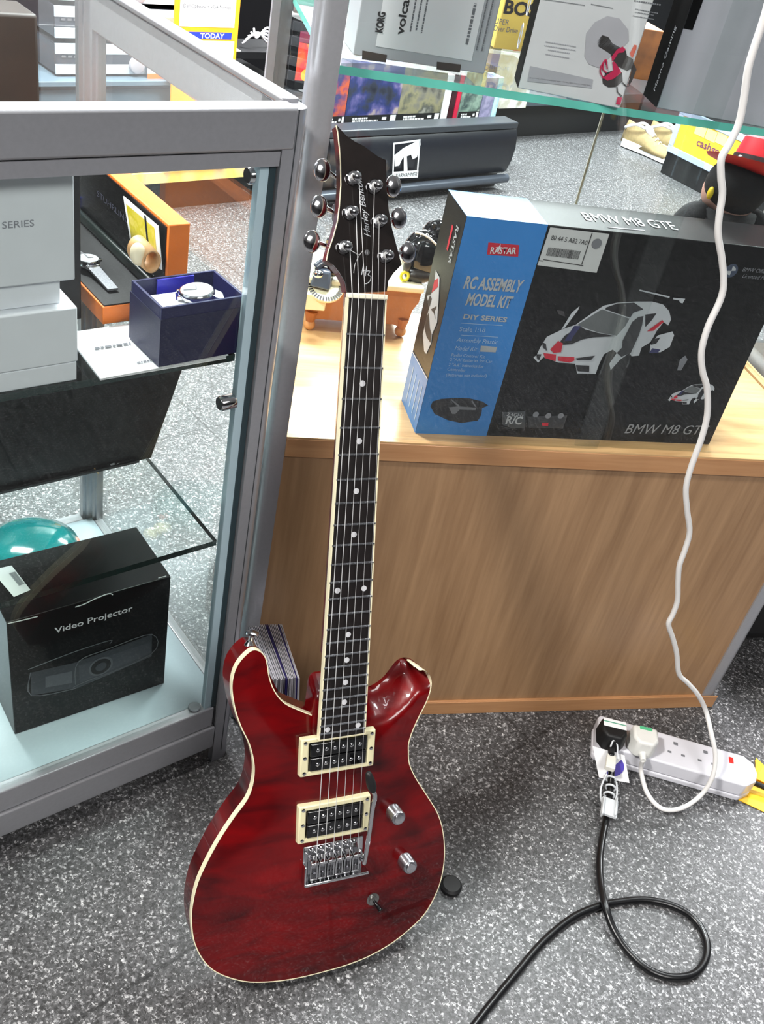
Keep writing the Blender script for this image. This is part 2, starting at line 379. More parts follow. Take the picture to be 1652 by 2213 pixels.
# ------------------------------------------------------------------ electric guitar
GO = Vector((-.06171279, .89834186, -.40464472))+EYEP
GU = Vector((.87895546, .4748543, -.04416675)); GV = Vector((-.15333423, .36908141, .91666108)); GN = Vector((.45158158, -.79893198, .39721753))
GMX = Matrix(((GU.x, GV.x, GN.x, GO.x), (GU.y, GV.y, GN.y, GO.y), (GU.z, GV.z, GN.z, GO.z), (0, 0, 0, 1)))
GT = thing('electric_guitar', 'cherry red electric guitar with cream binding leaning upright in front of the cabinets', 'guitar', mtx=GMX)
GI = GMX.inverted()
def g(x, y, z): return GI @ on_pl(x, y, GO+GN*z, GN)
# guitar-local outline of the body (front edge), clockwise from the bass side of the neck
ZF, ZB = -.019, -.057
OUT = [(684, 1545.5), (641.6, 1529), (611, 1514), (590, 1489.5), (578, 1459), (572, 1423), (564.4, 1408), (553.8, 1400.5), (541.7, 1400), (526.6, 1411), (511.5, 1429), (502, 1450), (497.8, 1477), (500.9, 1507.6), (508, 1538), (520.5, 1571), (534, 1598), (543, 1629), (546, 1659), (541.7, 1692), (529.6, 1722.5), (504, 1757), (474, 1802), (447.5, 1849), (425, 1898), (413.8, 1943), (410.8, 1980), (415.6, 2021.6), (428.8, 2055), (447.5, 2081.6), (470, 2100), (504, 2115), (541, 2122), (590, 2121), (642.7, 2113.5), (699, 2100), (755, 2083.5), (804, 2063), (849, 2036.6), (886.6, 2006.6), (916.6, 1976.6), (939, 1939), (954, 1897.7), (960.9, 1849), (957.9, 1800), (946.6, 1759), (924, 1721), (897.8, 1680), (884.7, 1650), (882.8, 1624), (883.7, 1604.5), (892.8, 1577), (908, 1544), (923, 1513.7), (930.6, 1489.5), (932, 1471), (926, 1456), (914, 1448.6), (903, 1447)]
CUT = [(887, 1428), (872, 1427), (858, 1437), (843, 1458), (823, 1477), (806, 1487), (793, 1493)]
O2 = [g(x, y, ZF-(.0068 if i < 27 else .0068*(31-i)/4 if i < 31 else 0)).xy for i, (x, y) in enumerate(OUT)] + [g(x, y, -.050).xy for x, y in CUT]
def spline2(P, sub=3):
    out = []; n = len(P)
    for i in range(n):
        p0, p1, p2, p3 = P[i-1], P[i], P[(i+1) % n], P[(i+2) % n]
        if i == n-1: out.append(p1); break
        if i == 0: p0 = p1
        for k in range(sub):
            t = k/sub; out.append(.5*((2*p1)+(p2-p0)*t+(2*p0-5*p1+4*p2-p3)*t*t+(3*p1-p0-3*p2+p3)*t**3))
    return out
BO = spline2(O2, 3)
NCUT = len(OUT)*3-2
cutline = BO[NCUT-2:]
def segd(p, a, b):
    ab = b-a; t = max(0, min(1, (p-a).dot(ab)/max(ab.length_squared, 1e-12))); return (p-a-ab*t).length
def dist_poly(p, P, closed=True):
    return min(segd(p, P[i-1], P[i]) for i in range(0 if closed else 1, len(P)))
def sstep(t): t = max(0, min(1, t)); return t*t*(3-2*t)
def top_z(p, onedge=False):
    d = 0 if onedge else dist_poly(p, BO)
    z = ZF + .0085*(1-math.exp(-(d/.038)**1.3))
    dc = dist_poly(p, cutline, False)
    zc = -.050 + (z+.050)*sstep((dc-.001)/.026)
    k = sstep((p.x-.034)/.012)               # the carved scoop is on the treble side only
    return z*(1-k)+min(z, zc)*k if dc < .03 else z
def inside(p, P):
    c = False
    for i in range(len(P)):
        a, b = P[i-1], P[i]
        if (a.y > p.y) != (b.y > p.y) and p.x < (b.x-a.x)*(p.y-a.y)/(b.y-a.y)+a.x: c = not c
    return c
pts = list(BO); nb = len(BO)
x0, x1 = min(p.x for p in BO), max(p.x for p in BO); y0, y1 = min(p.y for p in BO), max(p.y for p in BO)
st = .006; yy = y0
while yy < y1:
    xx = x0+(st/2 if int((yy-y0)/st) % 2 else 0)
    while xx < x1:
        p = Vector((xx, yy))
        if inside(p, BO) and dist_poly(p, BO) > .0035: pts.append(p)
        xx += st
    yy += st
cd = geometry.delaunay_2d_cdt(pts, [(i, (i+1) % nb) for i in range(nb)], [], 1, 1e-6)
bm = bmesh.new()
vv = [bm.verts.new((p.x, p.y, 0)) for p in cd[0]]
for v in vv: v.co.z = top_z(Vector((v.co.x, v.co.y)))
for f in cd[2]:
    fc = bm.faces.new([vv[i] for i in f])
bm.normal_update()
bed = [e for e in bm.edges if len(e.link_faces) == 1]
ret = bmesh.ops.extrude_edge_only(bm, edges=bed)
nv = [v for v in ret['geom'] if isinstance(v, bmesh.types.BMVert)]
for v in nv: v.co.z = ZB
bmesh.ops.contextual_create(bm, geom=nv)
b2 = [e for e in bm.edges if len(e.link_faces) == 1]
bmesh.ops.edgeloop_fill(bm, edges=b2)
def guitar_red():
    m = bpy.data.materials.new('cherry_flame_lacquer'); m.use_nodes = True; nt = m.node_tree; b = nt.nodes['Principled BSDF']
    tc = nt.nodes.new('ShaderNodeTexCoord'); mp = nt.nodes.new('ShaderNodeMapping'); mp.inputs['Scale'].default_value = (7, 22, 6)
    n = nt.nodes.new('ShaderNodeTexNoise'); n.inputs['Scale'].default_value = 2.2; n.inputs['Detail'].default_value = 5; n.inputs['Distortion'].default_value = .6
    n2 = nt.nodes.new('ShaderNodeTexNoise'); n2.inputs['Scale'].default_value = 9; n2.inputs['Detail'].default_value = 2
    mx = nt.nodes.new('ShaderNodeMix'); mx.data_type = 'FLOAT'; mx.inputs[0].default_value = .45
    r = nt.nodes.new('ShaderNodeValToRGB'); e = r.color_ramp.elements
    e[0].position = .3; e[0].color = lin((22, 0, 3)); e[1].position = .7; e[1].color = lin((118, 0, 4))
    nt.links.new(tc.outputs['Object'], mp.inputs[0]); nt.links.new(mp.outputs[0], n.inputs[0]); nt.links.new(tc.outputs['Object'], n2.inputs[0])
    nt.links.new(n.outputs['Fac'], mx.inputs[2]); nt.links.new(n2.outputs['Fac'], mx.inputs[3]); nt.links.new(mx.outputs[0], r.inputs[0])
    nt.links.new(r.outputs[0], b.inputs['Base Color']); b.inputs['Roughness'].default_value = .35
    b.inputs['Coat Weight'].default_value = .55; b.inputs['Coat Roughness'].default_value = .03; b.inputs['Specular IOR Level'].default_value = .2
    return m
GRED = guitar_red(); MATS['gred'] = GRED
mm = M(); mm.bm.free(); mm.bm = bm
body = mm.put('body', GRED, GT, smooth='all')
body.data.set_sharp_from_angle(angle=math.radians(55))
# binding follows the front edge
nO = 3*(len(OUT)-1)+1
bl = BO[:nO]
bm = bmesh.new(); cen = Vector((0, -.6)); rings = []
for i, p in enumerate(bl):
    a = bl[max(i-1, 0)]; b = bl[min(i+1, len(bl)-1)]; t = (b-a).normalized(); nrm = Vector((-t.y, t.x))
    if inside(p+nrm*.001, BO): nrm = -nrm     # points outwards
    o_ = p+nrm*.0006; i_ = p-nrm*.0005
    rings.append([bm.verts.new((i_.x, i_.y, top_z(i_)+.0004)), bm.verts.new((o_.x, o_.y, ZF+.0004)), bm.verts.new((o_.x, o_.y, ZF-.0072)), bm.verts.new((i_.x, i_.y, ZF-.0072))])
for a, b in zip(rings, rings[1:]):
    for k in range(4): bm.faces.new([a[k], a[(k+1) % 4], b[(k+1) % 4], b[k]])
bm.faces.new(rings[0]); bm.faces.new(rings[-1][::-1])
mm = M(); mm.bm.free(); mm.bm = bm; mm.put('body_binding', CREAM, GT, smooth=True)
# neck
SL = .635
def fd(n): return -SL*(1-2**(-n/12))
def hw(y): return .0215+(.0285-.0215)*min(1, y/fd(24))
yend = fd(24)-.0065
bm = bmesh.new(); prev = None
for k in range(13):
    y = .004+(yend+.10-.004)*k/12; h = hw(min(y, 0)); rg = []
    for i in range(11):
        a = math.pi*i/10; dp = .0165+.004*k/12
        rg.append(bm.verts.new((-h*math.cos(a), y, -.0062-dp*math.sin(a)**.8)))
    if prev:
        for i in range(10): bm.faces.new([prev[i], prev[i+1], rg[i+1], rg[i]])
        bm.faces.new([prev[10], prev[0], rg[0], rg[10]])
    else: bm.faces.new(rg)
    prev = rg
bm.faces.new(prev[::-1])
mm = M(); mm.bm.free(); mm.bm = bm; mm.put('neck', GRED, GT, smooth=True)
M().hexa([(-.030, -.435, -.012), (.030, -.435, -.012), (.036, -.53, -.012), (-.036, -.53, -.012)], [(-.026, -.42, -.052), (.026, -.42, -.052), (.036, -.53, -.052), (-.036, -.53, -.052)]).put('neck_heel', GRED, GT, bevel=.008, seg=4)
EB = mat('dark_fingerboard', (24, 19, 19), .38, noise=.25, scale=120)
bd = .0016
M().hexa([(-hw(0)+bd, 0, -.0062), (hw(0)-bd, 0, -.0062), (hw(yend)-bd, yend, -.0062), (-hw(yend)+bd, yend, -.0062)],
         [(-hw(0)+bd, 0, 0), (hw(0)-bd, 0, 0), (hw(yend)-bd, yend, 0), (-hw(yend)+bd, yend, 0)]).put('fingerboard', EB, GT)
for sg in (-1, 1):
    M().hexa([(sg*(hw(0)-bd), 0, -.0064), (sg*hw(0), 0, -.0064), (sg*hw(yend), yend, -.0064), (sg*(hw(yend)-bd), yend, -.0064)],
             [(sg*(hw(0)-bd), 0, .0001), (sg*hw(0), 0, .0001), (sg*hw(yend), yend, .0001), (sg*(hw(yend)-bd), yend, .0001)]).put('neck_binding', CREAM, GT)
M().box(-hw(yend), hw(yend), yend-.0012, yend, -.0064, .0001).put('neck_binding', CREAM, GT)
FW = mat('fret_wire', (176, 178, 184), .25, .9)
for n in range(1, 25):
    y = fd(n); h = hw(y)-.0008
    M().prism([(y-.0012, 0), (y+.0012, 0), (y+.0007, .0011), (y-.0007, .0011)], -h, h, 'x').put('fret', FW, GT)
PEARL = mat('pearl_dot', (206, 206, 210), .3, noise=.05)
for n in (3, 5, 7, 9, 12, 15, 17, 19, 21, 24):
    y = (fd(n)+fd(n-1))/2
    for x in ((-.0155, .0155) if n == 12 else (-.0185, .0185) if n == 24 else (0,)):
        M().cyl((x, y, -.0005), (x, y, .0003), .0032, 20).put('inlay_dot', PEARL, GT)
M().box(-.0215, .0217, -.0005, .0048, -.006, .0026).put('nut', mat('bone_nut', (236, 230, 208), .4), GT, bevel=.0012)
# headstock: tilted back from the nut
TA = math.radians(7)
HV = Vector((0, math.cos(TA), -math.sin(TA))); HN = Vector((0, math.sin(TA), math.cos(TA))); HO = Vector((0, .004, -.0045))
def hp(x, y, off=0):                        # pixel -> point on the headstock face
    p0 = GMX @ (HO+HN*off); n = GMX.to_3x3() @ HN; return GI @ on_pl(x, y, p0, n)
HOUT = [(750, 632), (745.6, 609), (735, 591), (721, 572.6), (707, 563), (711, 543), (721, 515), (730.6, 480), (735, 446), (738.3, 400), (737.5, 353.7), (735, 319), (731.5, 286), (728, 271), (737, 281), (749, 293.8), (767.5, 306.6), (786, 315.5), (804, 329), (818, 339), (834, 346), (835.2, 379), (836, 411), (840, 453), (847, 492), (857, 531), (868.5, 572), (851, 590), (840, 606), (836, 630)]
hq = [hp(x, y) for x, y in HOUT]
HT = .0145
M().hexa([p-HN*HT for p in hq], [p-HN*.0012 for p in hq]).put('headstock', GRED, GT, bevel=.001)
M().hexa([p-HN*.0012 for p in hq], [p+HN*.0004 for p in hq]).put('headstock_veneer', mat('black_headstock_lacquer', (26, 21, 20), .12, coat=.8, noise=.3, scale=60), GT)
# thin white edge line along the bass side
m = M(); L = hq[4:14]
for a, b in zip(L, L[1:]):
    m.cyl(a-HN*.0009+Vector((-.0002, 0, 0)), b-HN*.0009+Vector((-.0002, 0, 0)), .0007, 5)
m.put('headstock_binding', CREAM, GT)
POSTS = [(745.5, 533.4), (759, 458.5), (765, 383.6), (811, 402), (821, 477), (835.4, 553)]
BSAD = -SL-.004
NUTX = [-.0175+.007*i for i in range(6)]; BRX = [-.0262+.01045*i for i in range(6)]
knobpx = [(674, 522), (690, 446), (697, 367.5), (850, 402), (862, 471), (882, 545)]
STR = mat('steel_string', (240, 240, 240), .4, .5)
for i, (x, y) in enumerate(POSTS):
    p = hp(x, y, .004) - HN*.004
    tn = M().lathe(p, HN, [(.0075, .0003), (.0075, .0022), (.0062, .0038), (.0062, .0046), (.0036, .005), (.0036, .0105), (.0045, .0115), (.0045, .0135), (.003, .0148), (.0006, .0152)], 24).put('tuning_post', CHROME, GT, smooth=True)
    M().box(p.x-.009, p.x+.009, p.y-.009, p.y+.009, p.z-HT-.013, p.z-HT+.0005).put('tuner_housing', CHROME, tn, bevel=.003)
    sg = -1 if i < 3 else 1
    kp = hp(*knobpx[i], -.020)
    ax = Vector((kp.x, kp.y, kp.z)); root = Vector((p.x+sg*.006, p.y, kp.z))
    M().cyl(root, ax-Vector((sg*.004, 0, 0)), .0022, 12).put('tuner_shaft', CHROME, tn, smooth=True)
    d = (ax-root).normalized(); R = Matrix(((abs(d.x), 0, 0), (0, 1, 0), (0, 0, 1)))
    M().sph(ax, (.0092, .0112, .0036), 24, 14).put('tuner_button', CHROME, tn, smooth='all')
    # string
    s0 = p+HN*.0095; s1 = Vector((NUTX[i], .002, .0028)); s2 = Vector((BRX[i], BSAD+.003*(i % 3)*.5, .0052)); r_ = [.00046, .0004, .00034, .00026, .0002, .00018][i]
    m = M(); m.cyl(s0+Vector((.0030*(1 if i < 3 else -1), 0, 0)), s1, r_, 6); m.cyl(s1, s2, r_, 6)
    m.lathe(p+HN*.0052, HN, [(.0043, 0), (.0043, .004)], 12)
    m.put('string', STR, GT)
M().tube([hp(x, y, .004) for x, y in ((752, 536), (762, 543), (775, 551))], .0005, 5).tube([hp(x, y, .003) for x, y in ((765, 590), (768, 570), (777, 552), (785, 542))], .0003, 5).put('string_tail', STR, GT)
m = M(); c = hp(793, 546); m.lathe(c, HN, [(.0028, 0), (.0028, .0012), (.0012, .0013)], 16); m.put('truss_screw', CHROME, GT)
hx = (hp(783, 640)-hp(783, 560)).normalized()
def strokes(name, pl, m_, parent, r=.0003, fn=hp, off=.0009):
    m = M()
    for s in pl: m.tube([fn(x, y, off) for x, y in s], r, 5, 4)
    return m.put(name, m_, parent)
strokes('monogram', [[(786, 571), (784, 583), (782, 594)], [(783, 586), (790, 584), (793, 583)], [(793, 575), (791, 588), (790, 597)], [(792, 586), (800, 586), (796, 594), (802, 598), (800, 607), (793, 613), (789, 613)]], INKL, GT, .00045)
o_ = hp(800, 514, .0007); e_ = hp(784, 410, .0007); xd = (e_-o_); yd = hp(780, 514, .0007)-o_
text('Harley Benton', INKL, GT, hp(801, 512, .0007), xd, -Vector((1, 0, 0)) if False else yd, .0065, .058, 'maker_lettering', shear=.5, bold=.005)
# pickups
RING = mat('cream_pickup_ring', (226, 218, 178), .35, coat=.2, noise=.02)
def pickup(cx_, cy_, w_, h_, z0, z1, bright):
    P_ = M(); ow, oh, iw, ih = w_/2, h_/2, .0355, .0178
    oc = [(-ow, -oh), (ow, -oh), (ow, oh), (-ow, oh)]; ic = [(-iw, -ih), (iw, -ih), (iw, ih), (-iw, ih)]
    bm = P_.bm
    ob = [bm.verts.new((cx_+x, cy_+y, z0)) for x, y in oc]; ot = [bm.verts.new((cx_+x*.985, cy_+y*.97, z1)) for x, y in oc]
    ib = [bm.verts.new((cx_+x, cy_+y, z0)) for x, y in ic]; it = [bm.verts.new((cx_+x, cy_+y, z1)) for x, y in ic]
    for i in range(4):
        j = (i+1) % 4
        bm.faces.new([ob[i], ob[j], ot[j], ot[i]]); bm.faces.new([ot[i], ot[j], it[j], it[i]]); bm.faces.new([it[i], it[j], ib[j], ib[i]]); bm.faces.new([ib[i], ib[j], ob[j], ob[i]])
    ring = P_.put('pickup', RING, GT, bevel=.0016)
    for s in (-1, 1):
        M().box(cx_-.0345, cx_+.0345, cy_+(.0005 if s > 0 else -.0172), cy_+(.0172 if s > 0 else -.0005), z0, z1+.0015).put('coil', BLACKG, ring, bevel=.0015)
    for s in (-1, 1):
        for k in range(6):
            x = cx_+(k-2.5)*.0102; y = cy_+s*.0088
            M().lathe((x, y, z1+.001), (0, 0, 1), [(.0024, 0), (.0024, .0009), (.0014, .0016), (.0002, .0018)], 14).put('pole_piece', CHROME, ring, smooth=True)
    for x, y in ((-ow+.0055, -oh+.005), (ow-.0055, -oh+.005), (-ow+.0055, oh-.005), (ow-.0055, oh-.005), (-ow+.0055, 0), (ow-.0055, 0)):
        M().lathe((cx_+x, cy_+y, z1-.0004), (0, 0, 1), [(.0022, 0), (.0022, .0008), (.0008, .0011)], 12).put('screw', CHROME, ring, smooth=True)
pickup(-.0014, -.5064, .092, .0475, -.014, -.0052, 1)
pickup(-.0016, -.5906, .090, .0490, -.014, -.0040, 0)
# tremolo bridge
BZ = -.0115
br = M().box(-.0365, .0385, -.6700, -.6230, BZ, BZ+.0025).put('bridge', CHROME, GT, bevel=.001)
M().box(-.0365, .0445, -.6705, -.6665, BZ, BZ+.012).put('bridge_lip', CHROME, br, bevel=.001)
M().box(-.0370, -.0345, -.6700, -.6440, BZ, BZ+.011).put('bridge_lip', CHROME, br, bevel=.0008)
for k in range(6):
    x = BRX[k]
    M().prism([(-.6445, BZ+.0030), (-.6410, BZ+.0155), (-.6370, BZ+.0165), (-.6350, BZ+.0030)], x-.0047, x+.0047, 'x').box(x-.0047, x-.0030, -.660, -.640, BZ+.003, BZ+.0125).box(x+.0030, x+.0047, -.660, -.640, BZ+.003, BZ+.0125).box(x-.0047, x+.0047, -.662, -.660, BZ+.003, BZ+.0125).put('saddle', CHROME, br, bevel=.0006)
    M().lathe((x, -.6265, BZ+.0025), (0, 0, 1), [(.0031, 0), (.0031, .002), (.0015, .0034), (.0002, .0036)], 14).put('bridge_screw', CHROME, br, smooth=True)
    M().lathe((x, -.664, BZ+.0060), (0, 1, 0), [(.0018, -.002), (.0018, .003)], 10).put('intonation_screw', CHROME, br, smooth=True)
A = [g(788, 1866, .002), g(792, 1843, .009), g(800, 1790, .014), g(806, 1745, .017), g(811, 1722, .018), g(807, 1709, .018)]
M().tube(A, .0027, 12).put('tremolo_arm', CHROME, GT, smooth='all')
B_ = [g(807, 1710, .018), g(802, 1692, .019), g(796, 1668, .020)]
M().tube(B_, lambda t: .0034+.0022*math.sin(math.pi*min(1, t*1.1)) - (.002 if t > .93 else 0), 14).put('arm_tip', BLACKM, GT, smooth='all')
p = g(786, 1853, -.004)
M().lathe(p-Vector((0, 0, .006)), (0, 0, 1), [(.0055, 0), (.0055, .006), (.004, .009), (.0025, .010)], 18).put('arm_socket', CHROME, GT, smooth=True)
# knobs, switch, strap buttons
KN = mat('knurled_chrome', (190, 190, 196), .28, 1, noise=.15, scale=900)
for (x, y) in ((864, 1771), (888.5, 1876)):
    c = g(x, y, .006); zt = top_z(c.xy)
    k = M().lathe((c.x, c.y, zt-.001), (0, 0, 1), [(.0098, 0), (.0098, .0025), (.0094, .003), (.0094, .0165), (.0080, .0185), (.0002, .0192)], 36).put('control_knob', KN, GT, smooth=True)
    M().lathe((c.x, c.y, zt+.018), (0, 0, 1), [(.0060, 0), (.0058, .0012), (.0002, .0016)], 24).put('knob_cap', CHROME, k, smooth=True)
c = g(804, 1940, -.014); zt = top_z(c.xy)
k = M().lathe((c.x, c.y, zt-.001), (0, 0, 1), [(.0082, 0), (.0082, .0016), (.0055, .0020), (.0055, .0045), (.0030, .0050)], 24).put('pickup_switch', mat('switch_nickel', (150, 150, 148), .3, .9), GT, smooth=True)
M().tube([Vector((c.x, c.y, zt+.004)), Vector((c.x+.002, c.y-.003, zt+.010)), Vector((c.x+.004, c.y-.006, zt+.016))], lambda t: .0018+.0016*t, 10).put('switch_tip', BLACKG, k, smooth='all')
c = g(541, 1384, -.035)
ax = Vector((.15, 1, 0)).normalized()
hb = BO[0]
yy = max(p.y for p in BO if abs(p.x-c.x) < .006)
M().lathe((c.x, yy-.002, -.036), ax, [(.0065, 0), (.0052, .003), (.0030, .006), (.0034, .011), (.0074, .0135), (.0074, .0155), (.004, .0168)], 20).put('strap_button', CHROME, GT, smooth=True)
# ------------------------------------------------------------------ printing helpers
def crop(ox, oy, s, pts): return [(ox+x/s, oy+y/s) for x, y in pts]
def decal(name, m_, parent, pts3):
    return M().poly(pts3).put(name, m_, parent)
def bars(name, m_, parent, fn, rows):       # small print too fine to read: rows of short dashes; (x0, x1, y, h)
    m = M()
    for (x0_, x1_, y_, h_) in rows:
        x = x0_
        while x < x1_-1e-6:
            L_ = min(random.uniform(.6, 2.2)*h_, x1_-x); 
            m.poly([fn(x, y_), fn(x+L_, y_), fn(x+L_, y_+h_), fn(x, y_+h_)]); x += L_+h_*.35
    return m.put(name, m_, parent)
def barcode(name, parent, fn, x0_, x1_, y0_, y1_, mi=None):
    m = M(); x = x0_; 
    while x < x1_:
        w_ = random.choice((.006, .012, .018))*(x1_-x0_); m.poly([fn(x, y0_), fn(min(x+w_, x1_), y0_), fn(min(x+w_, x1_), y1_), fn(x, y1_)]); x += w_+random.choice((.008, .014))*(x1_-x0_)
    return m.put(name, mi or INKD, parent)
C_in = lambda p: MC.inverted() @ p
# ------------------------------------------------------------------ inside the low counter
S1, S2, DK = .671, .4145, .119
def carton(name, label, cat, F, x0_, x1_, y0_, y1_, z0_, z1_, m_, rz=0, bevel=.0012, group=None, part='carton_body'):
    T_ = thing(name, label, cat, F, (x0_, y0_, z0_), rz, group)
    M().box(0, x1_-x0_, 0, y1_-y0_, 0, z1_-z0_).put(part, m_, T_, bevel=bevel)
    return T_
WB = mat('white_box_card', (238, 240, 246), .5, noise=.02)
T = thing('white_box', 'plain white lidded box at the bottom of the stack on the counter shelf', 'box', MC, (-.46, .0216, S1))
M().box(0, .25, .001, .16, 0, .020).put('tray', WB, T, bevel=.001)
M().box(-.001, .251, 0, .161, .0205, .077).put('lid', WB, T, bevel=.0015)
q = C_in(on_z(131, 655, S1+.0775))
T = thing('white_box', 'tall white lidded box with faint grey lettering, topmost of the white stack', 'box', MC, (q.x-.22, q.y, S1+.0775))
M().box(0, .22, 0, .09, 0, .028).put('tray', WB, T, bevel=.001)
qa = C_in(on_y(163, 605, MC, q.y-.006)); 
M().box(-.004, .22+(qa.x-q.x), -.006, .10, qa.z-S1-.0775, .145).put('lid', WB, T, bevel=.0015)
fn = lambda x, y: local(T, on_y(x, y, MC, q.y-.0064))
text('SERIES', mat('faint_grey_ink', (150, 151, 160), .5), T, fn(5, 494), (1, 0, 0), (0, 0, 1), .006, (fn(74, 490)-fn(5, 494)).x, 'faint_lettering')
qb = C_in(on_y(172, 655, MC, q.y+.11))
carton('black_box', 'small black box standing just behind the white stack in the counter', 'box', MC, qb.x-.10, qb.x, q.y+.105, q.y+.16, S1, S1+.16, BLACKM)
qc = C_in(on_y(88, 220, MC, .36))
T = thing('brown_case', 'tall dark brown upright case at the back of the counter seen through its glass top', 'case', MC, (qc.x-.16, .36, S1))
M().box(.028, .16, 0, .06, 0, .243).put('case_shell', mat('brown_leather', (34, 25, 19), .5, noise=.25, scale=22), T, bevel=.004)
M().box(0, .0275, -.002, .062, 0, .245).put('case_strap', BLACKM, T, bevel=.004)
carton('black_case', 'black upright case beside the brown case, far left behind the counter glass top', 'case', MC, qc.x-.42, qc.x-.165, .33, .42, S1, S1+.245, BLACKM, bevel=.006)
# open orange watch case
OC = thing('open_watch_case', 'open orange watch case with black lining and lid stood upright', 'watch case', MC, (-.142, .119, S1))
CW_, CL_ = .066, .24
M().box(0, CW_, 0, CL_, 0, .020).put('case_base', ORANGE, OC, bevel=.001)
M().box(.002, CW_-.002, .002, CL_-.002, .0202, .0215).put('black_lining', BLACKM, OC)
M().box(CW_+.005, CW_+.030, 0, CL_, 0, .104).put('case_lid', ORANGE, OC, bevel=.0012)
M().box(CW_+.0035, CW_+.005, .003, CL_-.003, .003, .101).put('lid_lining', mat('glossy_black_lining', (14, 14, 15), .25), OC)
M().box(CW_-.004, CW_+.0034, .012, CL_-.01, .0217, .034).put('padded_ridge', mat('dark_green_padding', (22, 32, 30), .35), OC, bevel=.003)
PX_ = CW_+.0030
fn = lambda x, y, o=0: local(OC, on_pl(x, y, OC.matrix_world @ Vector((PX_-o, 0, 0)), MC.to_3x3() @ Vector((1, 0, 0))))
a = fn(228, 432); b_ = fn(270, 478)
text('STUHRLING', mat('dim_grey_ink', (70, 70, 88), .5), OC, b_+Vector((0, .075, 0)), (0, -1, 0), (0, 0, 1), .007, .085, 'lid_lettering')
# card leaning on the open lid
ax = (OC.matrix_world @ Vector((PX_-.006, 0, 0)), MC.to_3x3() @ Vector((1, 0, 0)))
cp = [on_pl(x, y, *ax) for x, y in ((266, 424), (341, 489), (349, 583), (286, 548))]
T = thing('picture_card', 'white bordered card with a yellow picture leaning in the orange case lid', 'card', mtx=Matrix.Translation(cp[3]))
nn = (MC.to_3x3() @ Vector((1, 0, 0)))
M().hexa([local(T, p) for p in cp], [local(T, p+nn*.0012) for p in cp]).put('card', PAPER, T)
def bil(P, u, v): return (P[3]*(1-u)+P[2]*u)*(1-v)+(P[0]*(1-u)+P[1]*u)*v
def artmat(name, cols, scale=12, detail=4, rough=.3, coord='Object'):
    m = bpy.data.materials.new(name); m.use_nodes = True; nt = m.node_tree; b = nt.nodes['Principled BSDF']
    tc = nt.nodes.new('ShaderNodeTexCoord'); n = nt.nodes.new('ShaderNodeTexNoise'); n.inputs['Scale'].default_value = scale; n.inputs['Detail'].default_value = detail
    r = nt.nodes.new('ShaderNodeValToRGB'); e = r.color_ramp.elements
    k = len(cols)
    for i, c in enumerate(cols):
        pos = .30+.40*i/(k-1)
        if i == 0: e[0].position = pos; e[0].color = lin(c)
        elif i == k-1: e[-1].position = pos; e[-1].color = lin(c)
        else:
            x = e.new(pos); x.color = lin(c)
    nt.links.new(tc.outputs['Object'], n.inputs[0]); nt.links.new(n.outputs['Fac'], r.inputs[0]); nt.links.new(r.outputs[0], b.inputs['Base Color'])
    b.inputs['Roughness'].default_value = rough; MATS[name] = m; return m
YA_ = artmat('yellow_green_picture', [(250, 226, 130), (214, 196, 40), (236, 214, 90), (200, 176, 60)], 40)
M().poly([local(T, bil(cp, u, v)-nn*.0003) for u, v in ((.07, .08), (.90, .08), (.90, .9), (.07, .9))]).put('picture', YA_, T)
M().poly([local(T, bil(cp, u, v)-nn*.0006) for u, v in ((.60, 0), (.66, 0), (.68, 1), (.63, 1))]).put('black_ribbon', BLACKM, T)
# rolled cream pillow
c = OC.matrix_world @ Vector((.045, .020, .0215+.0125)); q0 = on_pl(329, 566, c, nn)
T = thing('watch_pillow', 'rolled cream leather watch pillow in front of the yellow card', 'pillow', mtx=MC @ Matrix.Translation(C_in(q0)))
m = M(); R0, R1 = .0125, .0105
for k in range(20):
    a0, a1 = 2*math.pi*k/20, 2*math.pi*(k+1)/20
    def pt(a, r, y): return Vector((r*math.cos(a)*.8, y, r*math.sin(a)))
    for (ra, ya, rb, yb) in ((R0, 0, R0*1.15, .035), (R1, 0, R1, .030), (R0, 0, R1, 0)):
        m.poly([pt(a0, ra, ya), pt(a1, ra, ya), pt(a1, rb, yb), pt(a0, rb, yb)])
bmesh.ops.remove_doubles(m.bm, verts=m.bm.verts, dist=.0001)
m.put('leather_roll', mat('tan_cream_leather', (214, 164, 112), .5, noise=.2, scale=60), T, smooth='all')
M().sph((-.010, .012, .004), (.008, .010, .012), 18, 12).put('cream_fold', mat('cream_leather', (240, 224, 190), .5, noise=.1), T, smooth='all')
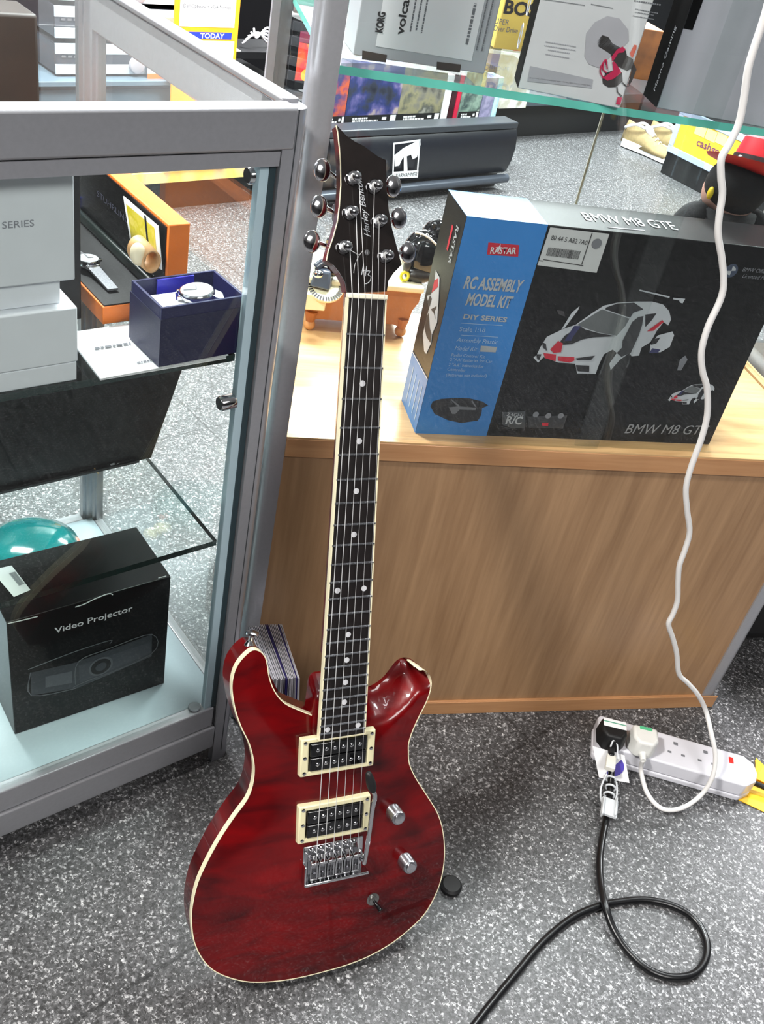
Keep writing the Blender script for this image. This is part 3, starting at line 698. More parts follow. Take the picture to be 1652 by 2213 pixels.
# wristwatches
def watch(label, mtx, dial_r, band, face_m, band_m, strap_len=.05, mesh_=True, group=None):
    T_ = thing('wristwatch', label, 'watch', mtx=mtx, group=group)
    M().lathe((0, 0, 0), (0, 0, 1), [(dial_r*.9, -.004), (dial_r, -.002), (dial_r, .002), (dial_r*.92, .0038), (dial_r*.88, .0038)], 32).put('watch_case', CHROME, T_, smooth=True)
    M().cyl((0, 0, .0036), (0, 0, .0041), dial_r*.87, 32).put('dial', face_m, T_)
    M().box(-.0007, .0007, 0, dial_r*.7, .0042, .0046).put('hand', INKG, T_); M().box(0, dial_r*.45, -.0006, .0006, .0042, .0046).put('hand', INKG, T_)
    M().box(dial_r, dial_r+.003, -.0018, .0018, -.0015, .0015).put('crown', CHROME, T_, bevel=.0004)
    for s in (-1, 1):
        M().box(-band/2-.001, -band/2+.002, s*dial_r*.8-.003, s*dial_r*.8+.005*1, -.004, .001).box(band/2-.002, band/2+.001, s*dial_r*.8-.003, s*dial_r*.8+.005, -.004, .001).put('lug', CHROME, T_, bevel=.0005)
        P = [(0, s*(dial_r*.9), -.002), (0, s*(dial_r+.012), -.004), (0, s*(dial_r+strap_len), -.006)]
        M().hexa([(-band/2, P[0][1], -.003), (band/2, P[0][1], -.003), (band/2*.9, P[2][1], -.0072), (-band/2*.9, P[2][1], -.0072)], [(-band/2, P[0][1], -.0005), (band/2, P[0][1], -.0005), (band/2*.9, P[2][1], -.005), (-band/2*.9, P[2][1], -.005)]).put('strap', band_m, T_)
    return T_
MESHB = mat('milanese_steel', (160, 162, 168), .4, .7, noise=.2, scale=700)
DIAL = mat('silver_dial', (224, 228, 234), .25, .3, noise=.05)
q1 = C_in(on_z(191, 562, S1+.032)); q2 = C_in(on_z(250, 628, S1+.026))
yaw = math.atan2(q2.y-q1.y, q2.x-q1.x)+math.pi/2
watch('silver mesh strap wristwatch lying in the black lining of the orange case', MC @ Matrix.Translation((q1.x, q1.y, S1+.0305)) @ Matrix.Rotation(yaw, 4, 'Z'), .0125, .013, DIAL, MESHB, .047)
# blue cloth behind
q = [C_in(on_y(x, y, MC, .36)) for x, y in ((150, 428), (171, 428), (191, 490), (158, 498))]
T = thing('blue_card', 'bright blue card poking out between the white stack and orange case', 'card', MC, (q[3].x, .36, S1))
M().hexa([(p.x-q[3].x, 0, p.z-S1) for p in q], [(p.x-q[3].x, .002, p.z-S1) for p in q]).hexa([(0, 0, 0), (.02, 0, 0), (.02, 0, q[3].z-S1), (0, 0, q[3].z-S1)], [(0, .002, 0), (.02, .002, 0), (.02, .002, q[3].z-S1), (0, .002, q[3].z-S1)]).put('blue_sheet', mat('vivid_blue_cloth', (20, 70, 226), .5), T)
# booklet and navy box
T = thing('booklet', 'white folded booklet under the navy watch box on the glass shelf', 'booklet', MC, (-.190, .0145, S1))
M().hexa([(0, 0, 0), (.138, 0, 0), (.141, .095, 0), (.004, .095, 0)], [(0, 0, .0012), (.138, 0, .0012), (.141, .095, .0012), (.004, .095, .0012)]).put('back_cover', PAPER, T)
M().hexa([(0, 0, .0014), (.138, 0, .0026), (.141, .095, .0014), (.004, .095, .0014)], [(0, 0, .0022), (.138, 0, .0034), (.141, .095, .0022), (.004, .095, .0022)]).put('front_cover', PAPER, T)
fn = lambda x, y: (x, y, .0030+.0006)
bars('cover_print', INKG, T, fn, [(.018, .056, .052, .004), (.045, .075, .014, .0025)])
NB = thing('navy_watch_box', 'open navy blue cube box holding a silver watch, on top of the white booklet', 'watch box', MC, (-.128, .0155, S1+.0038), math.radians(1.5))
w_, d_, h_ = .095, .064, .064
m = M(); t_ = .003
m.box(0, w_, 0, d_, 0, t_)
for b in ((0, w_, 0, t_, t_, h_), (0, w_, d_-t_, d_, t_, h_), (0, t_, t_, d_-t_, t_, h_), (w_-t_, w_, t_, d_-t_, t_, h_)): m.box(*b)
m.put('box_wall', NAVY, NB, bevel=.0006)
m = M()
for b in ((-.0008, w_+.0008, -.0008, 0, 0, h_-.012), (-.0008, w_+.0008, d_, d_+.0008, 0, h_-.012), (-.0008, 0, 0, d_, 0, h_-.012), (w_, w_+.0008, 0, d_, 0, h_-.012)): m.box(*b)
m.put('outer_sleeve', mat('navy_sleeve', (16, 18, 62), .45), NB)
M().box(t_+.001, w_-t_-.001, t_+.001, d_-t_-.001, t_, h_-.030).put('black_insert', BLACKM, NB)
M().box(.026, .068, d_-t_-.0025, d_-t_-.0005, .030, h_-.001).put('blue_card', mat('royal_blue_card', (46, 44, 190), .4), NB)
M().box(.006, .052, .006, .050, h_-.0295, h_-.010).put('white_cushion', mat('white_cushion', (236, 238, 244), .8), NB, bevel=.005, seg=4)
watch('large chrome wristwatch resting on a white cushion inside the navy box', NB.matrix_world @ Matrix.Translation((.054, .028, h_-.0045)) @ Matrix.Rotation(math.radians(65), 4, 'Z') @ Matrix.Rotation(math.radians(-8), 4, 'X'), .0185, .018, DIAL, CHROME, .008)
# black panel case leaning on lower shelf
T = thing('flat_black_case', 'large flat black case leaning forward on the lower glass shelf', 'case', MC, (-.40, .205, S2))
def lean(z): return -(z)*.40
zz = .236
M().hexa([(0, 0, 0), (.365, 0, 0), (.365, .03, 0), (0, .03, 0)], [(0, lean(zz), zz), (.365, lean(zz), zz), (.365, lean(zz)+.03, zz), (0, lean(zz)+.03, zz)]).put('case_panel', BLACKC, T, bevel=.002)
M().hexa([(.05, -.0045, .001), (.345, -.0045, .001), (.345, -.0005, .001), (.05, -.0005, .001)], [(.05, -.0065, .006), (.345, -.0065, .006), (.345, -.0025, .006), (.05, -.0025, .006)]).put('bottom_lip', BLACKM, T)
fn = lambda x, y: local(T, on_pl(x, y, T.matrix_world @ Vector((0, -.0012, 0)), MC.to_3x3() @ Vector((0, 1, .40))))
strokes('gold_line', [[(204, 1012), (213, 1024)]], mat('gold_ink', (216, 176, 96), .3, .6), T, .0007, lambda x, y, o: fn(x, y), 0)
M().poly([fn(238, 1003), fn(247, 1000), fn(250, 1006), fn(243, 1013)]).poly([fn(250, 1004), fn(256, 1001), fn(257, 1007), fn(251, 1009)]).put('pale_mark', INKL, T)
# projector carton
f1 = C_in(on_z(32, 1588, DK)); f2 = C_in(on_z(355, 1477, DK)); d = f2-f1
yaw = math.atan2(d.y, d.x); W_ = d.length; H_ = .203
VB = thing('projector_box', 'black video projector carton with drawing on its front, on the white counter base', 'box', MC, (f1.x, f1.y, DK), yaw)
bk = local(VB, on_z(287, 1140, DK+H_)); D_ = bk.y
M().box(0, W_, 0, D_, 0, H_).put('carton_body', BLACKC, VB, bevel=.0012)
fv = lambda x, y, o=.0004: local(VB, on_pl(x, y, VB.matrix_world @ Vector((0, -o, 0)), VB.matrix_world.to_3x3() @ Vector((0, 1, 0))))
tp = lambda x, y: local(VB, on_z(x, y, DK+H_+.0004))
a, b_ = fv(118, 1369), fv(286, 1328)
text('Video Projector', INKW, VB, a, (1, 0, 0), (0, 0, 1), .0095, (b_-a).x, 'carton_title', bold=.012)
M().poly([tp(-20, 1232), tp(25, 1222), tp(66, 1275), tp(30, 1290)]).put('address_label', PAPER, VB)
fl_ = lambda x, y: (lambda A, B, C, D: (A*(1-x)+B*x)*(1-y)+(D*(1-x)+C*x)*y+Vector((0, 0, .0004)))(tp(-20, 1232), tp(25, 1222), tp(66, 1275), tp(30, 1290))
barcode('label_barcode', VB, fl_, .62, .95, .25, .75, INKG)
GL = mat('charcoal_print', (52, 56, 62), .4); GL2 = mat('charcoal_print_light', (84, 88, 94), .4)
cv = lambda P: crop(0, 1120, 2.95, P)
for P, m_ in (([(195, 985), (480, 920), (970, 740), (968, 880), (500, 1080), (200, 1130)], GL), ([(500, 940), (960, 790), (960, 860), (510, 1050)], mat('charcoal_print_mid', (62, 66, 73), .4)), ([(290, 1010), (460, 975), (460, 1050), (290, 1080)], GL2)):
    decal('projector_picture', m_, VB, [fv(x, y, .0004+.0002*(m_ is not GL)) for x, y in cv(P)])
strokes('picture_outline', [cv([(180, 965), (480, 850), (700, 780), (700, 800)]), cv([(195, 985), (200, 1130), (480, 1085), (500, 1060), (960, 870), (970, 740), (700, 830), (500, 915), (480, 1060)])], GL2, VB, .0006, lambda x, y, o: fv(x, y), 0)
c = fv(218, 1440, .0008); 
M().lathe((c.x, -.0007, c.z), (0, -1, 0), [(.0165, 0), (.0165, .0002)], 28).put('lens_picture', GL2, VB)
M().lathe((c.x, -.0011, c.z), (0, -1, 0), [(.0135, 0), (.0135, .0002)], 28).put('lens_picture', BLACKM, VB)
M().lathe((c.x, -.0015, c.z), (0, -1, 0), [(.0075, 0), (.0075, .0002)], 28).put('lens_picture', GL, VB)
SCF = mat('scuffed_card', (170, 172, 172), .7)
strokes('worn_edge', [cv([(50, 675), (140, 655), (240, 630)]), cv([(480, 570), (540, 550), (600, 520), (690, 485), (720, 492)]), cv([(1010, 385), (1060, 372)])], SCF, VB, .0007, lambda x, y, o: local(VB, on_z(x, y-1, DK+H_)), 0)
# teal ornament behind it
q = C_in(on_y(85, 1182, MC, .375))
T = thing('teal_bowl', 'glossy teal bowl painted with pink flowers behind the projector carton', 'bowl', MC, (q.x-.012, .375, DK))
TEAL = mat('teal_glaze', (12, 98, 100), .12, coat=.6, noise=.15, scale=20)
M().lathe((0, 0, 0), (0, 0, 1), [(.030, 0), (.032, .004), (.060, .020), (.072, .036), (.070, .050), (.052, .062), (.022, .068), (.008, .069)], 48).put('bowl_body', TEAL, T, smooth='all')
for k, (fx, fy, c_) in enumerate(((150, 1156, 'p'), (172, 1158, 'c'), (122, 1170, 'w'), (86, 1182, 'w'), (136, 1168, 'w'), (196, 1158, 'c'))):
    fp_ = local(T, on_y(fx, fy, MC, .375)); rr = {0: .05}.get(9, 0)
    M().sph((fp_.x, -.012 if fp_.z > .05 else -.030, fp_.z-.003), (.011, .014, .006), 14, 8).put('painted_flower', mat({'p': 'pink_petal', 'c': 'cream_petal', 'w': 'pale_petal'}[c_], {'p': (196, 124, 112), 'c': (216, 206, 170), 'w': (222, 214, 214)}[c_], .4, noise=.2, scale=90), T, smooth='all')

# ------------------------------------------------------------------ inside the tall showcase
WT = .525; GS = .950
T_in = lambda p: MT.inverted() @ p
f1 = T_in(on_z(898, 936, WT)); f2 = T_in(on_z(1533.5, 961, WT)); d = f2-f1; yaw = math.atan2(d.y, d.x)
KB = thing('model_car_kit_box', 'black and blue model car kit box with a race car picture on the beech worktop', 'box', MT, (f1.x, f1.y, WT), yaw)
BW, BD, BH = .4352, .081, .2885
M().box(0, BW, 0, BD, 0, BH).put('carton_body', BLACKC, KB, bevel=.0012)
KR = KB.matrix_world.to_3x3(); 
kf = lambda x, y, o=.0006: local(KB, on_pl(x, y, KB.matrix_world @ Vector((0, -o, 0)), KR @ Vector((0, 1, 0))))
ks = lambda x, y, o=.0006: local(KB, on_pl(x, y, KB.matrix_world @ Vector((-o, 0, 0)), KR @ Vector((1, 0, 0))))
kt = lambda x, y, o=.0006: local(KB, on_z(x, y, WT+BH+o))
sa, sb = ks(893.5, 762.5), ks(928, 826)
e_ = .0003
M().poly([(0, -e_, 0), (.098, -e_, 0), (.0985, -e_, BH), (0, -e_, BH)]).poly([(0, 0, BH+e_), (.0985, 0, BH+e_), (.101, BD, BH+e_), (0, BD, BH+e_)]).poly([(-e_, BD, 0), (-e_, 0, 0), (-e_, 0, sb.z), (-e_, BD, sa.z)]).put('blue_wrap', BLUEB, KB, label='bright blue printed band')
M().poly([(-e_*2, BD, sa.z), (-e_*2, BD, sa.z-.0015), (-e_*2, 0, sb.z-.0015), (-e_*2, 0, sb.z)]).put('white_line', INKW, KB)
c3 = lambda P: crop(860, 560, 5.531, P)
cc = lambda P: crop(1120, 600, 3.4417, P)
cb = lambda P: crop(860, 380, 2.086, P)
def ktext(s, a, b, h, m_=INKL, **k):
    A, B = kf(*a), kf(*b); return text(s, m_, KB, A, B-A, (0, 0, 1), h, (B-A).length, **k)
ktext('RC ASSEMBLY', c3([(780, 345)])[0], c3([(1480, 395)])[0], .0150, bold=.03, name='box_title', shear=.2)
ktext('MODEL KIT', c3([(806, 545)])[0], c3([(1352, 585)])[0], .0150, bold=.03, name='box_title', shear=.2)
ktext('DIY SERIES', c3([(780, 712)])[0], c3([(1298, 752)])[0], .0062, bold=.03, name='box_title')
ktext('Scale 1:18', c3([(735, 860)])[0], c3([(1040, 872)])[0], .0058, mat('light_blue_ink', (170, 200, 230), .5), name='box_small_print')
LB = MATS['light_blue_ink']
ktext('Assembly Plastic', c3([(700, 985)])[0], c3([(1190, 1015)])[0], .0058, LB, name='box_small_print', shear=.15)
ktext('Model Kit', c3([(680, 1085)])[0], c3([(945, 1100)])[0], .0058, LB, name='box_small_print', shear=.15)
decal('white_pill', INKL, KB, [kf(x, y) for x, y in c3([(995, 1035), (1190, 1050), (1170, 1115), (985, 1105)])])
for a, b in (((760, 762), (1255, 792)), ((760, 905), (1200, 930))):
    decal('ruled_line', LB, KB, [kf(x, y) for x, y in c3([a, b, (b[0], b[1]+6), (a[0], a[1]+6)])])
for s, a, b in (('Radio Control Kit', (640, 1160), (1040, 1185)), ('2 "AA" batteries for Car', (622, 1215), (1125, 1240)), ('2 "AA" batteries for', (605, 1275), (1025, 1300)), ('Controller', (590, 1330), (810, 1345)), ('(Batteries not included)', (575, 1400), (1060, 1410))):
    ktext(s, c3([a])[0], c3([b])[0], .0042, LB, name='box_small_print')
# red maker plate
decal('red_maker_plate', RED, KB, [kf(x, y) for x, y in cb([(409, 300), (548, 312), (543, 365), (403, 355)])])
A, B = kf(*cb([(416, 350)])[0], .0010), kf(*cb([(532, 352)])[0], .0010)
text('RASTAR', INKW, KB, A, B-A, (0, 0, 1), .0078, (B-A).length, 'plate_lettering', bold=.02)
m = M(); c = kf(*cb([(459, 324)])[0], .0010)
for k in range(4):
    a = math.pi/2*k; m.poly([c+Vector((math.cos(a)*.005, 0, math.sin(a)*.005)), c+Vector((math.cos(a+.8)*.0014, 0, math.sin(a+.8)*.0014)), c, c+Vector((math.cos(a-.8)*.0014, 0, math.sin(a-.8)*.0014))])
m.put('plate_star', INKW, KB)
# price label
lp = [kf(x, y) for x, y in cb([(688, 232), (955, 262), (897, 437), (630, 403)])]
decal('shipping_label', mat('label_paper', (206, 208, 208), .6, noise=.02), KB, lp)
fl2 = lambda x, y: (lp[0]*(1-x)+lp[1]*x)*(1-y)+(lp[3]*(1-x)+lp[2]*x)*y+Vector((0, -.0004, 0))
A, B = fl2(.07, .30), fl2(.68, .33); text('80 44 5 A82 7A0', INKD, KB, A, B-A, (0, 0, 1), .0055, (B-A).length, 'label_number')
barcode('label_barcode', KB, fl2, .08, .62, .50, .72)
m = M(); 
for a, b, h in (((.06, .82), (.74, .85), .012), ((.06, .86), (.0, .86), 0)): m.poly([fl2(*a), fl2(*b), fl2(b[0], b[1]+.02), fl2(a[0], a[1]+.02)])
m.poly([fl2(.70, .02), fl2(.715, .02), fl2(.715, .84), fl2(.70, .84)]); m.put('label_rule', INKD, KB)
c = fl2(.84, .27); M().lathe((c.x, c.y, c.z), (0, -1, 0), [(.0062, 0), (.0062, .0002)], 24).put('label_roundel', INKG, KB)
# roundel and licence text at the right
c = kf(1581, 585); M().lathe(c, (0, -1, 0), [(.0088, 0), (.0088, .0002)], 28).put('roundel', mat('slate_ink', (62, 72, 92), .4), KB)
m = M(); 
for k in (0, 2):
    a0 = math.pi/2*k+.1; m.poly([c+Vector((0, -.0005, 0))]+[c+Vector((math.cos(a0+i*.26)*.0058, -.0005, math.sin(a0+i*.26)*.0058)) for i in range(7)])
m.put('roundel_quarter', INKL, KB)
for s, y in (('BMW Official', 586), ('Licensed Product', 600)):
    A = kf(1604, y); text(s, INKG, KB, A, (1, 0, 0), (0, 0, 1), .0052, .040 if s[0] == 'B' else .050, 'licence_lettering', shear=.25)
A, B = kf(*cb([(1022, 1160)])[0]), kf(*cb([(1378, 1166)])[0])
text('BMW M8 GTE', mat('grey_ink', (150, 152, 156), .5), KB, A, B-A, (0, 0, 1), .0150, (B-A).length*1.04, 'front_title', shear=.2)
A, B = kt(1264, 477), kt(1466, 495); up_ = kt(1275, 462)-kt(1264, 477)
text('BMW M8 GTE', INKL, KB, kt(1268, 476), (1, 0, 0), (0, 1, 0), .026, .125, 'top_title', shear=.15)
M().poly([kt(1315, 490), kt(1395, 497), kt(1395, 498.5), kt(1315, 491.5)]).put('top_rule', INKG, KB)
# RASTAR running up the left side
A, B = ks(*c3([(600, 80)])[0]), None
a_, b_ = ks(983, 543), ks(995, 482)
text('RASTAR', INKL, KB, Vector((-.0006, .024, b_.z-.006)), (0, 0, -1), (0, -1, 0), .009, .046, 'side_lettering', bold=.02)
decal('side_red_plate', RED, KB, [Vector((-.0006, y, z)) for y, z in ((.040, b_.z-.012), (.040, b_.z-.042), (.034, b_.z-.042), (.034, b_.z-.012))])
# race car picture
CWH = mat('car_white_ink', (200, 204, 210), .45); CDK = mat('car_dark_ink', (34, 34, 38), .4); CGR = mat('car_glass_ink', (104, 108, 110), .4); CBL = mat('car_blue_ink', (48, 50, 96), .45)
CAR = [(CWH, [(115, 595), (140, 575), (165, 520), (215, 440), (330, 385), (430, 350), (560, 258), (640, 208), (740, 186), (880, 178), (1000, 178), (1080, 200), (1125, 250), (1140, 310), (1118, 356), (1085, 330), (1030, 400), (1010, 440), (985, 480), (920, 520), (900, 580), (845, 585), (830, 560), (760, 610), (690, 688), (680, 640), (735, 560), (705, 535), (640, 570), (605, 640), (578, 716), (440, 712), (425, 640), (300, 632), (190, 592), (150, 632)]),
       (CGR, [(440, 352), (560, 275), (625, 235), (830, 305), (800, 360), (735, 432), (600, 408), (500, 375)]),
       (CDK, [(655, 222), (740, 192), (865, 186), (935, 236), (860, 260), (835, 298), (650, 236)]),
       (CDK, [(778, 470), (850, 330), (895, 293), (935, 285), (925, 350), (900, 430), (840, 560), (770, 590), (735, 560), (775, 520)]),
       (CDK, [(948, 275), (1032, 264), (1000, 312), (948, 368)]),
       (CDK, [(300, 495), (350, 430), (400, 400), (470, 365), (500, 385), (600, 412), (730, 435), (560, 445), (480, 460), (400, 495), (330, 500)]),
       (CBL, [(345, 470), (420, 358), (470, 360), (410, 440), (395, 470)]), (RED, [(240, 535), (300, 470), (335, 490), (320, 555), (265, 560)]),
       (RED, [(190, 560), (285, 572), (280, 622), (200, 598)]), (RED, [(298, 585), (420, 592), (420, 618), (385, 632), (298, 618)]),
       (CDK, [(430, 600), (575, 580), (545, 612), (440, 614)]), (CDK, [(178, 478), (208, 492), (216, 545), (188, 520)]), (CDK, [(430, 650), (532, 655), (530, 700), (445, 696)]), (CDK, [(135, 570), (175, 570), (160, 612), (145, 608)]),
       (RED, [(960, 400), (1075, 315), (1085, 330), (1010, 395)]),
       (CWH, [(985, 500), (1040, 430), (1150, 400), (1162, 430), (1130, 515), (1060, 555), (980, 555)]), (CBL, [(975, 560), (1000, 525), (1060, 535), (1040, 560)]), (CDK, [(1000, 460), (1060, 445), (1030, 490), (990, 500)]),
       (CWH, [(905, 88), (1130, 140), (1126, 152), (905, 98)]), (CWH, [(1155, 150), (1245, 158), (1225, 192), (1205, 185), (1200, 170), (1155, 162)]),
       (CWH, [(322, 388), (400, 262), (458, 212), (448, 240), (350, 372)]), (INKG, [(1185, 690), (1205, 610), (1245, 580), (1262, 610), (1215, 690)]), (INKD, [(290, 240), (340, 250), (350, 290), (300, 270)])]
for i, (m_, P) in enumerate(CAR):
    decal('car_picture', m_, KB, [kf(x, y, .0005+.00012*i) for x, y in cc(P)])
def small(P): return [((x-115)/1147*390+1115, (y-88)/628*178+765) for x, y in P]
for i, (m_, P) in enumerate(CAR[:13]):
    decal('small_car_picture', m_, KB, [kf(x, y, .0005+.00012*i) for x, y in cc(small(P))])
for i, (m_, P) in enumerate([(CDK, [(390, 1760), (420, 1700), (520, 1670), (700, 1660), (860, 1665), (1010, 1700), (1085, 1750), (1010, 1780), (1000, 1860), (960, 1930), (760, 1960), (600, 1925), (440, 1850)]), (INKG, [(610, 1770), (730, 1760), (940, 1775), (930, 1805), (740, 1800), (690, 1850), (650, 1850)]), (INKG, [(640, 1670), (740, 1750), (725, 1765), (630, 1680)]), (INKG, [(890, 1680), (940, 1760), (925, 1765), (880, 1700)]), (INKD, [(450, 1720), (560, 1700), (590, 1740), (480, 1790)])]):
    decal('chassis_picture', m_, KB, [kf(x, y, .0005+.00012*i) for x, y in c3(P)])
decal('radio_panel', mat('charcoal_panel', (66, 70, 74), .4), KB, [kf(x, y) for x, y in cb([(470, 1065), (575, 1062), (575, 1135), (520, 1140), (470, 1120)])])
ktext('2.4GHz', cb([(490, 1082)])[0], cb([(565, 1088)])[0], .0055, name='radio_lettering'); ktext('R/C', cb([(485, 1116)])[0], cb([(556, 1120)])[0], .0115, bold=.03, name='radio_lettering')
decal('remote_picture', mat('charcoal_remote', (44, 46, 50), .4), KB, [kf(x, y) for x, y in cb([(585, 1085), (765, 1080), (745, 1140), (590, 1135)])])
for x, y in ((623, 1076), (679, 1082), (735, 1082)):
    c = kf(*cb([(x, y)])[0], .0009); M().lathe(c, (0, -1, 0), [(.0042, 0), (.0042, .0001)], 16).put('remote_symbol', INKG, KB)
decal('remote_light', RED, KB, [kf(x, y, .0010) for x, y in cb([(650, 1113), (680, 1113), (678, 1128), (652, 1126)])])
# side picture of the car
cs = lambda P: crop(860, 560, 5.531, P)
decal('side_car_picture', CWH, KB, [ks(x, y) for x, y in cs([(455, 130), (500, 220), (490, 470), (470, 760), (410, 900), (400, 1000), (340, 1135), (315, 1100), (300, 900), (340, 720), (375, 590), (350, 440), (400, 420), (440, 250)])])
decal('side_car_picture', CDK, KB, [ks(x, y, .0008) for x, y in cs([(340, 700), (370, 640), (385, 830), (405, 900), (390, 1000), (345, 930), (320, 830)])])
decal('side_car_picture', RED, KB, [ks(x, y, .0009) for x, y in cs([(440, 250), (480, 230), (480, 330), (405, 400)])])
decal('side_car_picture', CDK, KB, [ks(x, y, .0010) for x, y in cs([(385, 430), (405, 470), (375, 580), (360, 500)])])
decal('side_car_picture', CDK, KB, [ks(x, y, .0010) for x, y in cs([(395, 600), (430, 640), (450, 720), (440, 620), (465, 560)])])
for k in range(4):
    z_ = .012
    m = M(); y_ = .012+.016*k
    m.poly([(-.0006, y_, z_), (-.0006, y_+.0025, z_), (-.0006, y_+.0025, z_+.05), (-.0006, y_, z_+.05)]); m.put('side_small_print', LB, KB)

# novelty telephone on a wooden stand
TEAKM = mat('orange_wood', (176, 110, 64), .4, noise=.12, scale=25); BALL = mat('ball_wood', (204, 150, 100), .4, noise=.1, scale=40)
PH = thing('novelty_telephone', 'cream rotary telephone on an orange wooden stand with ball feet, left of the kit box', 'telephone', MT, (-.16, .285, WT))
P0 = PH.matrix_world @ Vector((0, 0, 0)); NY = MT.to_3x3() @ Vector((0, 1, 0))
ph = lambda x, y, dy=0: local(PH, on_pl(x, y, P0+NY*dy, NY))
pf = [ph(x, y) for x, y in ((662, 640), (664, 668), (672, 700), (684, 690), (720, 693), (790, 698), (850, 702), (874, 712), (884, 694), (892, 672), (906, 655), (916, 622), (836, 618), (745, 612))]
M().hexa([p for p in pf], [p+Vector((0, .085, 0)) for p in pf]).put('wooden_stand', TEAKM, PH, bevel=.0015)
for x, y in ((668.8, 709.5), (864.6, 728)):
    for dy in (0, .07):
        c = ph(x, y); M().sph((c.x, dy+.004, .0086), .0086, 20, 12).put('ball_foot', BALL, PH, smooth='all')
        M().cyl((c.x, dy+.004, .012), (c.x, dy+.004, .03), .006, 12, .010).put('foot_collar', TEAKM, PH)
tl, tr = ph(640, 622), ph(925, 612)
zt = .5*(tl.z+tr.z)
M().box(tl.x+.006, tr.x-.004, -.006, .10, zt-.003, zt+.007).put('telephone_body', CREAM, PH, bevel=.003)
ca, cb2 = ph(655, 650, -.02), ph(702, 672, -.02)
M().box(ca.x-.01, cb2.x, -.022, -.001, cb2.z, ca.z+.012).put('telephone_body', CREAM, PH, bevel=.002)
dc = ph(703, 616, -.004)
tilt = Matrix.Rotation(math.radians(28), 3, 'X')
m = M(); m.lathe((dc.x, dc.y, dc.z-.004), tilt @ Vector((0, 0, 1)), [(.027, 0), (.027, .004)], 36); m.put('dial_plate', CREAM, PH, bevel=.0006)
m = M()
for k in range(36):
    a = 2*math.pi*k/36; u = tilt @ Vector((math.cos(a), math.sin(a), 0)); v = tilt @ Vector((-math.sin(a), math.cos(a), 0)); o_ = Vector((dc.x, dc.y, dc.z-.004))+(tilt @ Vector((0, 0, .0050)))
    m.poly([o_+u*.0195+v*.0011, o_+u*.0266+v*.0013, o_+u*.0266-v*.0013, o_+u*.0195-v*.0011])
m.put('dial_tick', BLACKM, PH)
SLATE = mat('slate_gloss', (84, 94, 108), .15, coat=.5)
M().hexa([(dc.x-.024, dc.y-.010, dc.z), (dc.x+.004, dc.y-.016, dc.z-.002), (dc.x+.014, dc.y+.006, dc.z), (dc.x-.02, dc.y+.016, dc.z)], [(dc.x-.016, dc.y-.002, dc.z+.022), (dc.x+.004, dc.y-.006, dc.z+.022), (dc.x+.010, dc.y+.008, dc.z+.024), (dc.x-.016, dc.y+.014, dc.z+.024)]).put('handset_cradle', SLATE, PH, bevel=.003)
M().sph((dc.x+.010, dc.y+.006, dc.z+.020), (.010, .010, .008), 20, 12).put('handset_end', BLACKG, PH, smooth='all')
M().tube([(dc.x-.016, dc.y+.006, dc.z+.022), (dc.x-.003, dc.y+.010, dc.z+.030), (dc.x+.012, dc.y+.010, dc.z+.024)], .006, 12).put('handset', SLATE, PH, smooth='all')
M().sph((dc.x-.012, dc.y-.002, dc.z+.016), (.008, .006, .007), 16, 10).put('chrome_knob', CHROME, PH, smooth='all')
# glossy black ornament standing behind it
c0 = T_in(on_y(925, 560, MT, .325)); topz = zt+.007+WT
HB_ = thing('black_ornament', 'glossy black helmet shaped ornament with a white stripe behind the guitar headstock', 'ornament', MT, (c0.x, .325, topz))
ob = lambda x, y, dy=0: local(HB_, on_pl(x, y, HB_.matrix_world @ Vector((0, dy, 0)), NY))
c = ob(914, 553); r1 = (ob(965, 553)-ob(868, 553)).x/2
M().sph((c.x, 0, c.z), (r1*.96, r1*.85, r1*1.16), 36, 22).put('helmet_shell', BLACKG, HB_, smooth='all')
c2 = ob(952, 522)
M().sph((c2.x, .012, c2.z), (r1*.80, r1*.7, r1*.86), 36, 22).put('helmet_shell', BLACKG, HB_, smooth='all')
M().tube([ob(x, y, -r1*.62) for x, y in ((898, 502), (913, 506), (928, 514), (940, 525), (946, 532))], .0016, 8).put('white_stripe', INKW, HB_)
for x, y in ((936, 492), (955, 492), (901, 514)):
    c = ob(x, y, -.004); M().cyl(c, c+Vector((.001, -.003, .008)), .0028, 12).put('air_vent', BLACKM, HB_, bevel=.001)
M().sph(ob(873, 542, -.02), (.007, .007, .008), 18, 12).put('chrome_goggle', CHROME, HB_, smooth='all')
c = ob(905, 594, -.020)
M().sph(c, (.022, .014, .011), 20, 12).put('dark_face', mat('dark_tan_plastic', (40, 33, 27), .4, noise=.2), HB_, smooth='all')
M().sph(ob(880, 575, -.026), (.006, .006, .013), 18, 12).put('grey_visor', mat('smoked_grey', (60, 60, 60), .25), HB_, smooth='all')
y_ = ob(875, 597, -.030); m = M(); m.tube([y_+Vector((.0055*math.cos(a), 0, .0065*math.sin(a))) for a in [2*math.pi*k/10 for k in range(10)]], .0022, 8, 4, closed=True); m.put('yellow_ring', mat('bright_yellow', (236, 226, 50), .4), HB_, smooth='all')
M().cyl((c.x, 0, 0), (c.x, 0, .02), .02, 20).put('ornament_base', mat('pale_grey_base', (176, 172, 166), .4), HB_)
